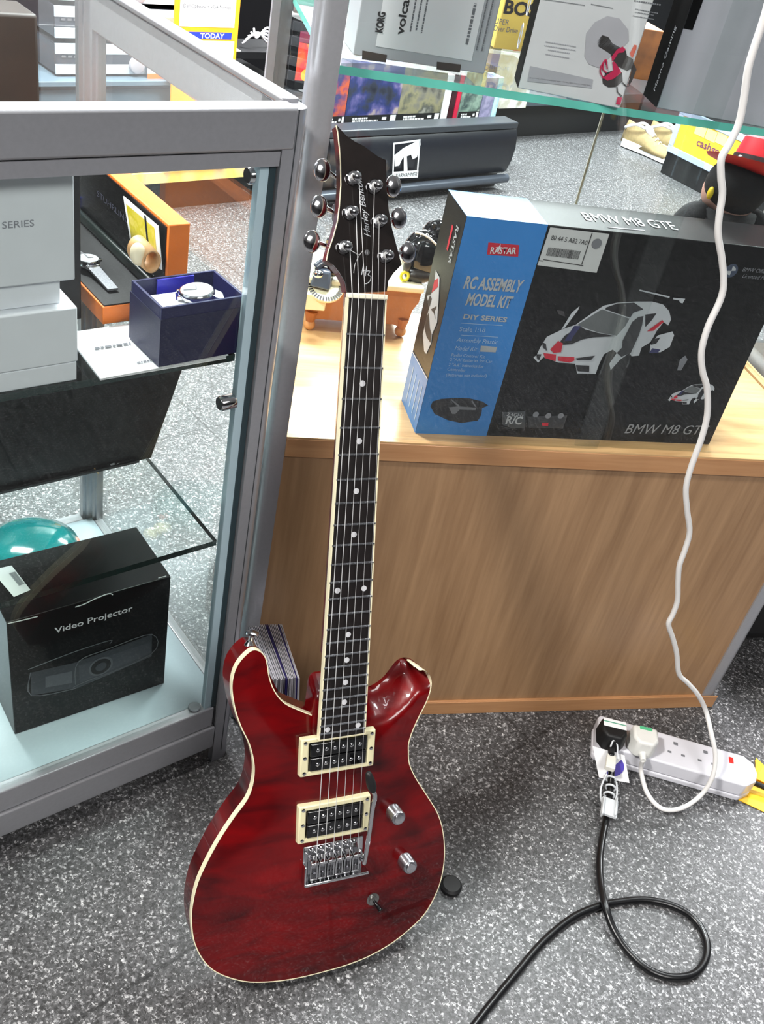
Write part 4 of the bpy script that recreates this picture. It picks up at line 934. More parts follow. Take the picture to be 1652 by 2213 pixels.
# plush doll
c0 = T_in(on_y(1592, 405, MT, .20))
DL = thing('plush_doll', 'round headed black plush doll in a wide red hat inside the showcase', 'doll', MT, (c0.x, .20, WT))
dl = lambda x, y, dy=0: local(DL, on_pl(x, y, DL.matrix_world @ Vector((0, dy, 0)), NY))
BLP = mat('black_plush', (14, 14, 17), .9, noise=.2, scale=300, bump=.5)
hc = dl(1592, 402); hr = (dl(1652, 402)-dl(1530, 402)).x/2
M().sph((0, 0, hc.z), (hr*1.04, hr*.95, hr*.95), 40, 26).put('hair', BLP, DL, smooth='all')
M().sph((0, .006, hc.z-.012), (hr*.97, hr*.9, hr*.84), 32, 20).put('head', mat('plush_skin', (200, 158, 144), .9), DL, smooth='all')
M().lathe((0, 0, 0), (0, 0, 1), [(.052, 0), (.060, .01), (.058, .08), (.048, .16), (.040, hc.z-hr*.75)], 32).put('body', BLP, DL, smooth='all')
for s in (-1, 1):
    M().sph((s*.052, 0, hc.z-hr-.012), (.020, .020, .030), 20, 12, Matrix.Rotation(s*-.6, 3, 'Y')).put('arm', BLP, DL, smooth='all')
ht = Matrix.Rotation(math.radians(8), 3, 'Y') @ Matrix.Rotation(math.radians(-14), 3, 'X'); ho = Vector((.016, -.002, hc.z+hr*.60))
REDH = mat('red_felt', (190, 16, 34), .55, noise=.1)
hat = M().lathe(ho, ht @ Vector((0, 0, 1)), [(.030, -.006), (.066, .003), (.069, .006), (.034, .006)], 40).put('hat_brim', REDH, DL, smooth=True)
M().lathe(ho+ht @ Vector((0, 0, .006)), ht @ Vector((0, 0, 1)), [(.033, 0), (.032, .012), (.028, .030), (.018, .036), (.001, .037)], 32).put('hat_crown', REDH, DL, smooth=True)
M().lathe(ho+ht @ Vector((0, 0, .007)), ht @ Vector((0, 0, 1)), [(.0345, 0), (.034, .007)], 32).put('hat_band', BLACKM, DL)
for a in (-2.6, -2.0, -1.4):
    M().sph(ho+ht @ Vector((.058*math.cos(a), .058*math.sin(a), .006)), .0032, 12, 8).put('hat_stud', CHROME, DL, smooth='all')
M().sph(dl(1536, 417, -.012), (.004, .005, .0085), 14, 10).put('ear_tag', mat('mustard', (224, 200, 40), .5), DL, smooth='all')

# ------------------------------------------------------------------ boxes on the glass shelf
def shelf_box(name, label, p_fl, p_fr, depth, height, m_, z=GS):
    a = T_in(on_z(*p_fl, z)); b = T_in(on_z(*p_fr, z)); d = b-a; yw = math.atan2(d.y, d.x)
    B = thing(name, label, 'box', MT, (a.x, a.y, z), yw)
    M().box(0, d.length, 0, depth, 0, height).put('carton_body', m_, B, bevel=.001)
    R_ = B.matrix_world.to_3x3()
    f = lambda x, y, o=.0005: local(B, on_pl(x, y, B.matrix_world @ Vector((0, -o, 0)), R_ @ Vector((0, 1, 0))))
    s_ = lambda x, y, o=.0005: local(B, on_pl(x, y, B.matrix_world @ Vector((-o, 0, 0)), R_ @ Vector((1, 0, 0))))
    return B, f, s_, d.length
GREYC = mat('grey_carton', (184, 186, 192), .5, noise=.04)
B, f, s_, L_ = shelf_box('synth_box', 'grey carton with a white label and sideways lettering on the glass shelf', (764, 119), (1047, 160), .055, .205, GREYC)
cg = lambda P: crop(740, 0, 4.589, P)
decal('white_label', mat('off_white_label', (240, 240, 244), .6, noise=.02), B, [f(*p) for p in cg([(330, 458), (1282, 606)])] + [Vector((f(*cg([(1282, 606)])[0]).x, -.0005, .198)), Vector((f(*cg([(330, 458)])[0]).x, -.0005, .198))])
o_ = f(826, 71, .0009); e2 = f(829, 26, .0009)
up = Vector((0, 0, 1))
text('KORG', INKD, B, o_, up, (-1, 0, 0), .0070, e2.z-o_.z, 'maker_lettering', bold=.05)
o_ = f(872, 76, .0009); text('volca sample', INKD, B, o_, up, (-1, 0, 0), .0085, .080, 'product_lettering', bold=.02)
fr_ = lambda u, v: Vector((f(885, 70).x+v, -.0009, .030+u))
bars('label_small_print', INKG, B, fr_, [(0, .05, .000, .0016), (0.002, .07, .006, .0016), (.0, .045, .012, .0016)])
bars('label_small_print', INKG, B, fr_, [(-.008, .06, .075, .0014), (-.008, .072, .081, .0014), (-.004, .035, .062, .003)])
for (x0_, y0_, x1_, y1_) in ((200, 500, 445, 620), (940, 612, 1180, 720)):
    P = [f(*p) for p in cg([(x0_, y0_), (x1_, y0_+(45 if x0_ < 500 else 28)), (x1_-12, y1_), (x0_-4, y1_-30)])]
    decal('carton_slot', mat('brown_slot', (70, 60, 56), .6), B, P)
B, f, s_, L_ = shelf_box('microphone_box', 'white fronted microphone box with black sides standing on the green edged glass shelf', (1120, 190), (1340, 235), .046, .20, WHITEC)
M().poly([(-.0004, 0, 0), (-.0004, 0, .2), (-.0004, .046, .2), (-.0004, .046, 0)]).put('black_side', BLACKS, B)
ce = lambda P: crop(1060, 0, 3.7545, P)
for cx_, cy_, r_ in ((247, 293, 1), (322, 20, 1)):
    c = s_(*ce([(cx_, cy_)])[0]); m = M(); m.tube([Vector((-.0008, c.y+.0085*math.cos(a), c.z+.0125*math.sin(a))) for a in [2*math.pi*k/14 for k in range(14)]], .0006, 5, 3, closed=True); m.put('ring_mark', INKL, B)
GBL = mat('pale_grey_print', (186, 184, 192), .6, noise=.05)
decal('grey_windshield_picture', GBL, B, [f(*p) for p in ce([(765, 460), (780, 270), (850, 180), (950, 130), (1050, 150), (1120, 240), (1125, 330), (1060, 400), (960, 470), (880, 550), (800, 520)])])
MDK = mat('microphone_print', (64, 60, 60), .5, noise=.2); PNK = mat('crimson_ink', (206, 40, 88), .5)
for i, (m_, P) in enumerate([(MDK, [(862, 340), (910, 285), (960, 300), (990, 350), (1100, 410), (1110, 450), (1160, 480), (1165, 545), (1110, 575), (1020, 530), (975, 440), (930, 410), (880, 380)]), (MDK, [(910, 640), (940, 590), (1030, 560), (1070, 590), (1075, 660), (1020, 705), (960, 708), (915, 680)]), (PNK, [(990, 500), (985, 460), (1030, 400), (1075, 378), (1100, 400), (1080, 425), (1040, 430), (1010, 480)]), (PNK, [(990, 505), (1010, 500), (1050, 560), (1065, 590), (1000, 640), (950, 655), (920, 630), (945, 610), (1000, 570)]), (mat('orange_red_ink', (214, 78, 40), .5), [(1140, 455), (1135, 430), (1170, 362), (1190, 368), (1185, 400), (1155, 470)]), (MDK, [(1130, 500), (1160, 500), (1188, 565), (1150, 660), (1130, 690), (1120, 680), (1150, 570)]), (PNK, [(1020, 845), (1035, 785), (1072, 790), (1055, 852)])]):
    decal('microphone_picture', m_, B, [f(x, y, .0005+.00015*i) for x, y in ce(P)])
strokes('microphone_cable', [ce([(945, 590), (915, 560), (925, 500), (940, 490), (950, 560)]), ce([(925, 640), (895, 590), (900, 540), (930, 490), (945, 488)])], PNK, B, .0007, lambda x, y, o: f(x, y, .0012), 0)
strokes('microphone_cable', [ce([(1030, 705), (1035, 750), (1065, 775), (1055, 790)]), ce([(1075, 670), (1110, 700), (1135, 690)])], MDK, B, .0005, lambda x, y, o: f(x, y, .0012), 0)
def fb(B, f, m_, rows, cf_, nm='small_print'):
    m = M()
    for (xa, ya, xb, yb, h) in rows:
        n = max(3, int((xb-xa)/(h*1.3)))
        for k in range(n):
            t0, t1 = k/n, (k+.75)/n; P = [(xa+(xb-xa)*t0, ya+(yb-ya)*t0), (xa+(xb-xa)*t1, ya+(yb-ya)*t1)]
            Q = cf_([P[0], P[1], (P[1][0]-2, P[1][1]+h*random.uniform(.7, 1)), (P[0][0]-2, P[0][1]+h*random.uniform(.7, 1))]); m.poly([f(*q) for q in Q])
    return m.put(nm, m_, B)
LG = mat('light_grey_ink', (176, 176, 184), .6)
fb(B, f, LG, [(450, 335, 700, 375, 10), (440, 365, 695, 405, 10), (470, 400, 650, 430, 10), (450, 435, 645, 468, 10)], ce)
fb(B, f, INKG, [(1170, 0, 1390, 35, 14), (1180, 70, 1365, 105, 9), (1175, 95, 1330, 120, 9), (1160, 125, 1335, 155, 8), (430, -10, 770, 40, 8), (820, 30, 1000, 65, 8)], ce)
decal('grey_strip', LG, B, [f(*p) for p in ce([(325, 535), (835, 645), (825, 715), (300, 660)])])
fb(B, f, GBL, [(320, 625, 820, 690, 12)], ce)
B, f, s_, L_ = shelf_box('pedal_box', 'small yellow effects pedal box between the grey and white cartons', (1068, 104), (1160, 114), .05, .085, mat('pale_gold_card', (232, 204, 104), .5, noise=.03))
A = f(*ce([(105, 88)])[0]); text('BOSS', INKD, B, f(1088, 28), (1, 0, 0), (0, 0, 1), .014, .056, 'maker_lettering', bold=.03)
text('SUPER', INKG, B, f(1062, 50)+Vector((0, 0, 0)), (1, 0, 0), (0, 0, 1), .006, .024, 'product_lettering'); text('Over Drive', INKG, B, f(1066, 66), (1, 0, 0), (0, 0, 1), .006, .034, 'product_lettering')
B, f, s_, L_ = shelf_box('light_grey_box', 'plain light grey box with a black side at the right end of the glass shelf', (1420, 233), (1668, 279), .055, .19, mat('plain_grey_card', (186, 186, 196), .5, noise=.03))
M().poly([(-.0004, 0, 0), (-.0004, 0, .19), (-.0004, .055, .19), (-.0004, .055, 0)]).put('black_side', BLACKS, B)
M().poly([(.0, -.0004, .08), (.010, -.0004, .08), (.012, -.0004, .19), (.0, -.0004, .19)]).put('black_flap', BLACKC, B)
o_ = Vector((-.0007, .020, .012)); text('Maono Gaming', INKL, B, o_, (0, 0, 1), (0, 1, 0), .006, .066, 'side_lettering', shear=.1)
carton('dark_box', 'dark brown box standing behind the gap between the two pale cartons', 'box', MT, .020, .062, .115, .17, GS, GS+.16, mat('dark_brown_card', (58, 52, 48), .5, noise=.3, scale=60))
carton('amber_box', 'narrow amber box at the back of the glass shelf beside the dark box', 'box', MT, .075, .12, .17, .22, GS, GS+.055, mat('amber_card', (150, 92, 34), .5, noise=.3, scale=60))

# ------------------------------------------------------------------ on the floor
# row of leaflets behind the guitar
wp = MT @ Vector((-.255, 0, 0))
L0 = None
PUR = mat('violet_leaflet', (44, 36, 96), .35, noise=.1); LW = mat('glossy_leaflet_white', (186, 184, 192), .3, noise=.1, scale=60)
def leaflet(i, n):
    u = i/(n-1)
    top_b = Vector((-.154+.047*u, .9935+.013*u-.004, .2)); top_f = Vector((-.097+.037*u, .893+.014*u+random.uniform(-.002, .002), .2))
    bb = top_b+Vector((.012+.010*u, 0, -.1995)); bf = top_f+Vector((.012+.010*u, 0, -.1995))
    return [bb, bf, top_f, top_b]
n = 22
for i in range(n):
    P = leaflet(i, n); nx = (P[1]-P[0]).cross(Z).normalized()*-.0013
    pur = i in (11, 12, 19)
    lab = 'violet leaflet in the row of leaflets stood behind the guitar horn' if pur else 'white edged leaflet stood on the floor behind the guitar horn'
    T_ = thing('leaflet', lab, 'leaflet', mtx=Matrix.Translation(P[0]), group='violet leaflets behind the guitar' if pur else 'white leaflets behind the guitar')
    M().hexa([local(T_, p) for p in P], [local(T_, p+nx) for p in P]).put('folded_sheet', PUR if pur else LW, T_)
# extension lead
sa_ = Vector((.4214, 1.125, 0)); yw = math.radians(-4.2)
PS = thing('extension_lead', 'white four way power strip on the floor in front of the beech base', 'power strip', mtx=Matrix.Translation((.4150, 1.1285-.068, 0)) @ Matrix.Rotation(yw, 4, 'Z'))
SLN = .262
oc = [(0, .006), (.004, 0), (SLN-.022, 0), (SLN-.004, .016), (SLN, .034), (SLN-.004, .052), (SLN-.020, .064), (.004, .064), (0, .058)]
M().prism(oc, 0.0, .012).prism(oc, .0125, .040).put('strip_body', mat('strip_white', (226, 226, 234), .3, noise=.015), PS, bevel=.003, seg=3)
ps = lambda x, y, z=.0404: local(PS, on_z(x, y, z))
for k, (x, y) in enumerate(((1462, 1622), (1527, 1640))):
    c = ps(x, y)
    M().box(c.x-.0035, c.x+.0035, .044, .050, .0401, .0405).put('socket_hole', INKG, PS)
    for s in (-1, 1): M().box(c.x+s*.011-.003, c.x+s*.011+.003, .024, .028, .0401, .0405).put('socket_hole', INKG, PS)
c = ps(1581, 1643); M().box(c.x-.0035, c.x+.0035, c.y-.006, c.y+.006, .0395, .0415).put('neon_light', mat('red_neon', (226, 30, 20), .3, emit=.3), PS, bevel=.0006)
q = local(PS, on_z(1614, 1672, .02)); M().tube([(SLN-.002, .033, .018), (SLN+.03, .03, .014), (SLN+.09, .01, .006), (SLN+.2, -.03, .006)], .0045, 10).put('supply_cable', BLACKM, PS, smooth='all')
def plug(label, px, m_, rz, black):
    c = local(PS, on_z(px[0], px[1], .075)); w2, d2 = .0220, .0205
    P_ = thing('mains_plug', label, 'plug', mtx=PS.matrix_world @ Matrix.Translation((c.x, c.y, .0405)) @ Matrix.Rotation(rz, 4, 'Z'))
    hex_ = [(-w2, d2), (-w2, -.008), (-.013, -d2), (.013, -d2), (w2, -.008), (w2, d2)]
    M().hexa([(x*1.0, y, 0) for x, y in hex_], [(x*.9, y*.9, .033) for x, y in hex_]).put('plug_body', m_, P_, bevel=.0045, seg=4)
    M().cyl((0, -d2+.004, .010), (0, -d2-.012, .009), .0062, 16, .0045).put('cable_grip', m_, P_, smooth=True)
    return P_
WPL = mat('plug_white', (232, 232, 228), .3)
P1 = plug('black mains plug with a white label in the end socket of the strip', (1331, 1573), BLACKM, .05, 1)
M().box(-.0185, .0185, .001, .0175, .0332, .0338).put('white_label', PAPER, P1, bevel=.0005); M().box(-.0185, .0185, .0095, .0115, .0339, .0341).put('green_line', mat('green_ink', (96, 170, 140), .5), P1)
P2 = plug('white mains plug with a green sticker, second socket of the strip', (1399, 1587), WPL, .06, 0)
M().box(-.010, .010, .010, .016, .0332, .0337).put('green_sticker', mat('green_sticker', (90, 190, 140), .5), P2)
# white cord
CORD = [(1668, -20), (1652, 40), (1629, 109), (1617, 153), (1607.6, 218.6), (1596.6, 269.7), (1576, 313), (1560, 342), (1559, 382), (1562, 419), (1554.7, 470), (1553, 510), (1561, 560), (1564.7, 610), (1557.5, 648), (1531, 706), (1517, 758), (1519, 802), (1528.7, 840), (1529, 897.7), (1516.7, 948), (1505, 980), (1491, 1020), (1483, 1058), (1486, 1105), (1491, 1150), (1480, 1191), (1469, 1222), (1466, 1257), (1464.5, 1298), (1455, 1327), (1445.5, 1349), (1455, 1380), (1463, 1412), (1468, 1456), (1486.6, 1475.6), (1508.7, 1501), (1526, 1535.7)]
CY0 = -.125
pts = [on_y(x, y, MT, CY0) for x, y in CORD]
pts += [on_z(x, y, z) for x, y, z in ((1538.8, 1589, .115), (1547, 1635, .088), (1540, 1680, .058), (1516, 1718, .026), (1475, 1746, .008), (1432, 1748, .0045), (1400, 1715, .006), (1386, 1665, .022))]
pg = P2.matrix_world @ Vector((0, -.030, .009))
pts.append(pg)
T = M().tube(pts, .0037, 10, 5).put('power_cord', mat('cord_white', (236, 234, 232), .35, noise=.01), None, smooth='all')
tag(T, 'long wavy white cord hanging down and looping to the white plug', 'cord')
# black cable
g1 = P1.matrix_world @ Vector((0, -.030, .009))
BL = [(1322, 1655, .030), (1320, 1700, .012), (1313, 1760, .006), (1304, 1805, .0055), (1297, 1855, .0055), (1299, 1910, .008), (1309, 1958, .016), (1325, 2005, .010), (1355, 2052, .0055), (1400, 2094, .0055), (1450, 2112, .0055), (1500, 2105, .0055), (1526, 2072, .0055), (1526, 2028, .0055), (1500, 1985, .0055), (1455, 1958, .0055), (1395, 1945, .0055), (1335, 1950, .0055), (1300, 1957, .0055), (1240, 1982, .0055), (1175, 2035, .0055), (1115, 2105, .0055), (1060, 2172, .0055), (1000, 2250, .0055)]
T = M().tube([g1]+[on_z(x, y, z) for x, y, z in BL], .0052, 12, 6).put('black_cable', mat('cable_black', (14, 14, 16), .3), None, smooth='all')
tag(T, 'thick black cable curling in a loop across the bare floor', 'cable')
# tag card with blue oval
P = [on_z(x, y, z) for x, y, z in ((1281, 1608, .043), (1350, 1628, .043), (1361, 1692, .010), (1295, 1680, .010))]
P[0] += Vector((0, -.004, 0)); P[1] += Vector((0, -.004, 0))
T = thing('paper_tag', 'white paper tag with a violet oval hanging from the black plug', 'tag', mtx=Matrix.Translation(P[3]))
nn = (P[1]-P[0]).cross(P[3]-P[0]).normalized(); nn = nn if nn.z > 0 else -nn
M().hexa([local(T, p) for p in P], [local(T, p+nn*.0006) for p in P]).put('card', PAPER, T)
cc0 = (P[0]+P[1]+P[2]+P[3])/4+nn*.0010; ux = (P[1]-P[0]).normalized(); uy = nn.cross(ux)
M().poly([local(T, cc0+ux*.0200*math.cos(a)+uy*.0165*math.sin(a)) for a in [2*math.pi*k/28 for k in range(28)]]).put('violet_oval', PURPLE, T)
for k in range(2): 
    a0 = P[3]*(1-.12)+P[0]*.12; M().poly([local(T, cc0-uy*.024-ux*(.016-.004*k)+nn*.0002), local(T, cc0-uy*.024+ux*.014+nn*.0002), local(T, cc0-uy*.0262+ux*.014+nn*.0002), local(T, cc0-uy*.0262-ux*(.016-.004*k)+nn*.0002)]).put('tag_print', INKG, T)
# plastic clip and ties
T = thing('cable_clip', 'clear white plastic clip and ties wrapped around the black cable', 'cable clip', mtx=Matrix.Translation(on_z(1318, 1745, .012)))
CLP = mat('milky_plastic', (214, 218, 222), .25, coat=.3)
c = on_z(1316, 1755, .014)
dv = (on_z(1313, 1770, .012)-on_z(1322, 1690, .012)).normalized(); sv = dv.cross(Z)
def slab(cn, L1, W1, H1, name, m_=CLP, bev=.0012):
    b = [cn+dv*a*L1+sv*b_*W1 for a, b_ in ((-1, -1), (1, -1), (1, 1), (-1, 1))]
    return M().hexa([local(T, p) for p in b], [local(T, p+Z*H1) for p in b]).put(name, m_, T, bevel=bev)
slab(on_z(1316, 1748, .0135), .016, .0125, .006, 'clip_plate')
slab(on_z(1331, 1752, .0135)+sv*.002, .017, .0015, .011, 'clip_wall'); slab(on_z(1301, 1748, .0135), .016, .0015, .010, 'clip_wall')
slab(on_z(1318, 1652, .040), .014, .0075, .009, 'connector_block', mat('ivory_block', (232, 230, 220), .4))
for (x, y, z) in ((1321, 1684, .018), (1320, 1702, .013), (1317, 1718, .012)):
    c = on_z(x, y, z); m = M(); m.tube([local(T, c+sv*.0078*math.cos(a)+Z*.0065*math.sin(a)) for a in [2*math.pi*k/12 for k in range(12)]], .0018, 6, 3, closed=True); m.put('cable_tie', CLP, T, smooth='all')
M().tube([local(T, on_z(x, y, z)) for x, y, z in ((1312, 1672, .036), (1300, 1700, .02), (1299, 1725, .012), (1306, 1745, .012))], .0016, 6).tube([local(T, on_z(x, y, z)) for x, y, z in ((1333, 1690, .02), (1334, 1712, .012), (1330, 1735, .014))], .0016, 6).put('loose_tie', CLP, T, smooth='all')
M().tube([local(T, on_z(x, y, z)) for x, y, z in ((1320, 1614, .058), (1327, 1600, .066), (1335, 1612, .058), (1334, 1640, .05))], .0014, 6).put('ring_tie', CLP, T, smooth='all')
# yellow tape
P = [on_z(x, y, .004) for x, y in ((1592, 1698), (1614, 1690), (1636, 1674), (1634, 1640), (1652, 1655), (1700, 1670), (1700, 1775), (1652, 1752), (1588, 1722))]
T = thing('yellow_tape', 'piece of yellow tape holding the lead down at the right edge', 'tape', mtx=Matrix.Translation(P[0]))
M().hexa([local(T, Vector((p.x, p.y, .0008))) for p in P], [local(T, Vector((p.x, p.y, .0020))) for p in P]).put('tape_sheet', mat('tape_yellow', (236, 184, 30), .5, noise=.06), T)
P = [on_z(x, y, z) for x, y, z in ((1634, 1638, .016), (1652, 1655, .018), (1700, 1672, .018), (1700, 1720, .008), (1652, 1692, .008), (1632, 1682, .006))]
M().hexa([local(T, p) for p in P], [local(T, p+Z*.0012) for p in P]).put('folded_flap', MATS['tape_yellow'], T)
# small black disc by the guitar
c = on_z(975, 1915, .004)
T = M().lathe((0, 0, 0), (0, 0, 1), [(.013, .0002), (.015, .002), (.015, .007), (.012, .010), (.0005, .0102)], 28).put('rubber_foot', BLACKM, None, smooth=True, mtx=Matrix.Translation((c.x, c.y, 0)))
tag(T, 'small round black rubber foot on the floor right of the guitar body', 'rubber foot')
# black wheeled case at the right
T = thing('wheeled_case', 'black wheeled case standing on the floor right of the tall showcase', 'case', MT, (.575, .10, 0))
M().box(0, .42, 0, .36, .05, .50).put('case_shell', BLACKM, T, bevel=.03, seg=4)
M().box(.0, .40, -.004, .0, .30, .31).put('zip_line', BLACKG, T)
for x, y in ((.05, .03), (.37, .03), (.05, .33), (.37, .33)):
    w_ = M().cyl((x-.010, y, .024), (x+.010, y, .024), .024, 24).put('caster_wheel', mat('grey_wheel', (60, 60, 62), .5), T, bevel=.003)
    M().box(x-.014, x+.014, y-.01, y+.014, .030, .052).put('caster_fork', BLACKG, w_, bevel=.003)
# ------------------------------------------------------------------ the shop shelving further back
G_in = lambda p: MG.inverted() @ p
SHB = mat('black_shelving', (16, 17, 19), .5, noise=.1); SHT = mat('slate_shelf_top', (96, 112, 124), .35, noise=.03)
FARB = mat('far_unit_front', (84, 98, 108), .4, noise=.03)
gy_ = lambda x, y, d: G_in(on_y(x, y, MG, d))
# left unit
T = thing('shelving_unit', 'low slate grey shelving unit behind the counter holding silver machines and an orange sign', 'shelving unit', MG, (.55, 2.62, 0))
M().box(0, 1.30, .02, .60, 0, .095).put('plinth', SHB, T); M().box(0, 1.30, .0, .60, .13, .16).put('shelf', SHB, T)
M().box(0, 1.30, -.012, .0, .096, .128).put('price_strip', artmat('yellow_price_strip', [(250, 226, 150), (244, 210, 110), (226, 190, 150), (250, 226, 150)], 9, 2), T)
M().box(0, 1.30, .02, .60, .16, .378).put('drawer_front', FARB, T); M().box(0, 1.30, .0, .60, .378, .392).put('shelf_top', SHT, T, bevel=.002)
M().box(0, 1.30, .012, .02, .366, .377).put('dark_strip', SHB, T)  # solid black strip under the shelf top
M().box(-.05, 1.75, .61, .64, 0, 1.1).put('rear_panel', mat('deep_black_panel', (10, 10, 12), .8, 0, .1), T)
# silver machines
x0_, x1_ = 1.192, 1.66
for k, lab in enumerate(('silver fronted disc player, lowest of the stack behind the counter glass', 'silver fronted disc player, second in the stack behind the counter glass', 'silver fronted disc player, top of the stack behind the counter glass')):
    z0 = .3925+.0925*k
    T = thing('disc_player', lab, 'disc player', MG, (x0_, 2.66, z0))
    M().box(0, x1_-x0_, .006, .34, .006, .085).put('casing', mat('dark_gloss_casing', (48, 48, 54), .2), T, bevel=.003)
    M().box(.0, x1_-x0_, 0, .0055, .006, .032).put('lower_front', mat('silver_front', (206, 214, 222), .3, .3), T, bevel=.001)
    M().box(.0, x1_-x0_, 0, .0055, .058, .085).put('upper_front', MATS['silver_front'], T, bevel=.001)
    M().box(.002, x1_-x0_, .002, .0055, .032, .058).put('display_window', mat('smoked_window', (70, 74, 82), .15), T)
    for x in (.02, .40): M().box(x, x+.03, .02, .30, 0, .006).put('foot', SHB, T)
    M().lathe((.24, .0, .032), (0, -1, 0), [(.024, 0), (.022, .010), (.018, .012)], 28).put('jog_knob', mat('pearl_grey_knob', (190, 184, 190), .3, .3), T, smooth=True)
    for x in (.016, .034, .052): M().box(x, x+.012, -.002, 0, .050, .056).put('button', CHROME, T)
# papers and signs
qa, qb = gy_(318, 160, 2.645), gy_(437, 158, 2.645)
T = thing('price_card', 'white price card with an orange foot, propped against the silver machines', 'card', MG, (qa.x, 2.640, .392))
M().box(0, qb.x-qa.x, 0, .004, .012, .165).put('card', PAPER, T); M().box(0, (qb.x-qa.x)*.55, -.001, .004, 0, .014).put('orange_foot', ORANGE, T)
M().box(.010, (qb.x-qa.x)*.7, -.0008, -.0003, .105, .118).put('green_print', mat('faint_green', (190, 220, 196), .6), T)
q1, q2 = gy_(364, 212, 2.60), gy_(497, 210, 2.60)
w_ = q2.x-q1.x
T = thing('orange_poster', 'orange bordered sale poster standing on the shelving unit behind the counter', 'poster', MG, (q1.x, 2.585, .16))
M().box(0, w_, 0, .006, .0, .48).put('board', mat('poster_orange', (246, 160, 34), .45), T)
z_ = q1.z-.16
fp = lambda x, y: local(T, on_y(x, y, MG, 2.5842))
M().poly([Vector((w_*.07, -.0008, fp(430, 58).z)), Vector((w_*.93, -.0008, fp(430, 58).z)), Vector((w_*.93, -.0008, .47)), Vector((w_*.07, -.0008, .47))]).put('white_panel', PAPER, T)
a = fp(378, 14); text('Dell Optiplex + VGA Monitor', INKD, T, Vector((w_*.12, -.0012, fp(430, 17).z)), (1, 0, 0), (0, 0, 1), .009, w_*.76, 'poster_lettering')
bars('poster_small_print', LG, T, lambda x, y: (x, -.0012, y), [(w_*.25, w_*.75, fp(430, 30).z, .004), (w_*.15, w_*.85, fp(430, 37).z, .004), (w_*.3, w_*.7, fp(430, 50).z, .005)])
M().poly([Vector((w_*.05, -.0008, fp(430, 84).z)), Vector((w_*.90, -.0008, fp(430, 84).z)), Vector((w_*.90, -.0008, fp(430, 69).z)), Vector((w_*.05, -.0008, fp(430, 69).z))]).put('blue_band', mat('royal_blue_ink', (38, 58, 176), .5), T)
text('TODAY', INKW, T, Vector((w_*.40, -.0012, fp(430, 82).z)), (1, 0, 0), (0, 0, 1), .013, w_*.38, 'band_lettering', bold=.02)
M().poly([Vector((w_*.05, -.0008, fp(430, 160).z)), Vector((w_*.95, -.0008, fp(430, 160).z)), Vector((w_*.95, -.0008, fp(430, 88).z)), Vector((w_*.05, -.0008, fp(430, 88).z))]).put('lower_panel', mat('panel_cream', (238, 232, 226), .5), T)
M().poly([Vector((w_*.05, -.0008, fp(430, 176).z)), Vector((w_*.62, -.0008, fp(430, 176).z)), Vector((w_*.62, -.0008, fp(430, 169).z)), Vector((w_*.05, -.0008, fp(430, 169).z))]).put('blue_rule', mat('periwinkle_ink', (110, 120, 190), .5), T)
# coiled white cables on dark shelf
qq = gy_(560, 60, 2.9)
T = thing('white_cables', 'loose bundle of white cables on the dark shelf between poster and showcase post', 'cables', MG, (qq.x, 2.9, qq.z-.06))
for k in range(5):
    M().tube([(-.06+.01*k, 0, .01+.012*k), (-.02, -.02, .05-.004*k), (.03, .0, .02+.01*k), (.07, .01, .012*k)], .0035, 8).put('cable', WHITE, T, smooth='all')
M().box(-.16, .12, -.06, .10, -.02, 0).put('tray', SHB, T)
M().box(-.145, -.10, -.055, -.02, .0005, .003).put('white_ticket', PAPER, T)
# boxed game seen through side of the showcase
a, b = gy_(636, 180, 2.7), gy_(704, 180, 2.7)
T = thing('game_box', 'orange and maroon boxed toy seen between the two left showcase posts', 'box', MG, (a.x, 2.70, a.z-.02))
h_ = gy_(636, 45, 2.7).z-a.z+.02; w_ = b.x-a.x+.05
M().box(0, w_, 0, .08, 0, h_).put('carton_body', BLACKC, T, bevel=.002)
M().poly([(0, -.001, .03), (w_, -.001, .02), (w_, -.001, h_*.55), (w_*.3, -.001, h_*.55), (w_*.22, -.001, h_*.68), (0, -.001, h_*.70)]).put('orange_art', artmat('orange_red_art', [(230, 110, 50), (226, 84, 44), (200, 40, 50), (236, 150, 60)], 16), T)
M().poly([(0, -.001, h_*.70), (w_*.5, -.001, h_*.68), (w_*.5, -.001, h_*.84), (0, -.001, h_*.86)]).put('maroon_art', mat('maroon_ink', (110, 34, 60), .5), T)
M().poly([(w_*.28, -.0015, .06), (w_*.5, -.0015, h_*.2), (w_*.95, -.0015, h_*.15), (w_, -.0015, h_*.48), (w_*.6, -.0015, h_*.50), (w_*.35, -.0015, h_*.46)]).put('dark_figure_picture', mat('slate_figure', (60, 64, 74), .5, noise=.3, scale=60), T)
M().lathe((w_*.22, -.0018, h_*.22), (0, -1, 0), [(.018, 0), (.018, .0003)], 24).put('yellow_disc_picture', mat('amber_ink', (226, 168, 60), .5), T)
q = gy_(622, 168, 2.66)
T = thing('shelf_ledge', 'dark ledge carrying the orange boxed toy behind the showcase', 'shelf', MG, (1.86, 2.60, 0))
M().box(0, .185, .04, .60, 0, a.z-.021).put('plinth', SHB, T)
M().box(.02, .085, .01, .035, a.z-.012, a.z-.002).put('white_ticket', PAPER, T)
M().box(0, .175, .0, .04, a.z-.05, a.z-.021).put('ledge_lip', SHB, T, bevel=.003)
